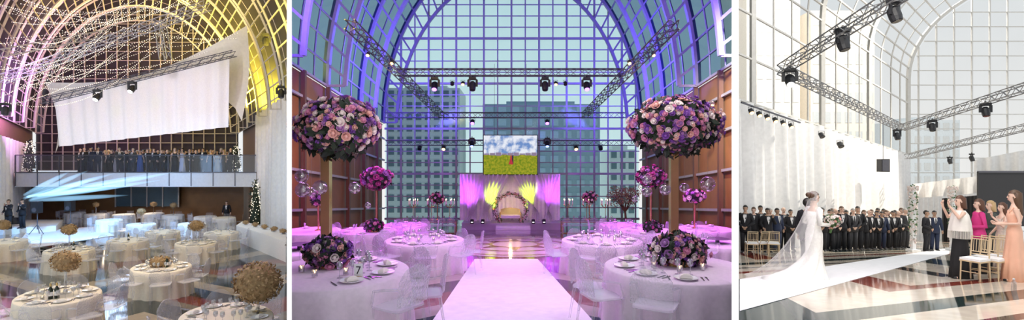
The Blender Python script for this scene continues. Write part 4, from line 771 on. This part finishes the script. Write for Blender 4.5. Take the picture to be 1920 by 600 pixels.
t=thing('loudspeaker','black box loudspeaker hung on the white drape','speaker',P(1656,322,29)); m=MB(); m.box((0,0,.38),(.5,.4,.76)); m.build('cabinet',blackm,t); m=MB(); m.box((0,-.21,.38),(.42,.02,.66)); m.build('grille',darkst,t); m=MB(); m.tube([(0,0,.76),(0,0,3)],.015,4); m.build('hanging_cable',darkst,t)
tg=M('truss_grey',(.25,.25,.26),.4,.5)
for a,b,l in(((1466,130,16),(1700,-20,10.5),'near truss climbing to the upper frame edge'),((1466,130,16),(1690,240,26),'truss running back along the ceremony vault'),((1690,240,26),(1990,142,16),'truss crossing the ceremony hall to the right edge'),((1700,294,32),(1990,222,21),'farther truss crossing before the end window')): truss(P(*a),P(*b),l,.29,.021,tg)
for px,py,d,k,l,sc in((1481,124,15.7,'w','lit moving head at the lower end of near truss',1.0),(1580,48,13,'d','black moving head at the middle of near truss',1.0),(1677,-6,11,'d','black moving head at the top of near truss',.85),(1682,240,25,'d','black moving head at the far truss corner',.9),(1748,222,23,'d','black moving head left on the crossing truss',.9),(1848,190,19.5,'d','black moving head right on the crossing truss',.9),(1781,292,30,'d','black moving head left on the farther truss',.75),(1822,286,28,'d','black moving head right on the farther truss',.75)): MH[k].put(P(px,py,d),RU(-.6,.6),l,'stage light',None,sc)
mb=MB()
for k in range(6): PR['o'].put(P(1408+15*k,200+5.6*k,20.5+.4*k),0,'small amber can light along the top of the drape','stage light','amber lights along the drape top',.9)
mb.bar(P(1390,192,20),P(1500,230,23),.06); tag(mb.build('lighting_rail',darkst),'dark rail holding the amber lights over the drape','rail')
PR['d'].put(P(1575,262,27),0,'small dark can light midway along the drape top','stage light',None,1.3); PR['d'].put(P(1540,245,25),0,'small dark can light before the drape middle','stage light',None,1.1)
t=thing('water_bottle','small clear water bottle on the floor by the peach dress','bottle',R.floor(1901,546)); m=MB(); m.lathe([(.001,0),(.035,0),(.035,.15),(.014,.19),(.014,.21),(.001,.21)],10); m.build('bottle_body',glassm,t); m=MB(); m.lathe([(.016,.2),(.016,.22),(.001,.22)],8); m.build('cap',white,t)
lamp('AREA',R(-7,16,12),R(-14,26,0),420,(1,.96,.9),6); lamp('AREA',R(-5.5,7,5.5),R(-6.2,10,0),480,(1,.97,.93),3); lamp('SPOT',R(6,22,24),R(-16.9,29,2),42000,(1,.92,.78),.06,46,.2); lamp('SPOT',R(-11,13,8),R(-16.9,30,2),20000,(1,.96,.9),.3,60,.8)  # added unseen lamps: fills, a sun stand-in for streaks, grazing spot for pleats
lamp('AREA',R(-2.5,8,7),R(-2.8,9,-1),420,(1,.95,.88),4)
lamp('AREA',P(1480,-250,42),P(1460,150,66),9000,(1,.97,.92),14); lamp('AREA',P(1650,-250,42),P(1600,200,66),9000,(1,.97,.92),14)  # added unseen area lamps brightening the tower facades outside
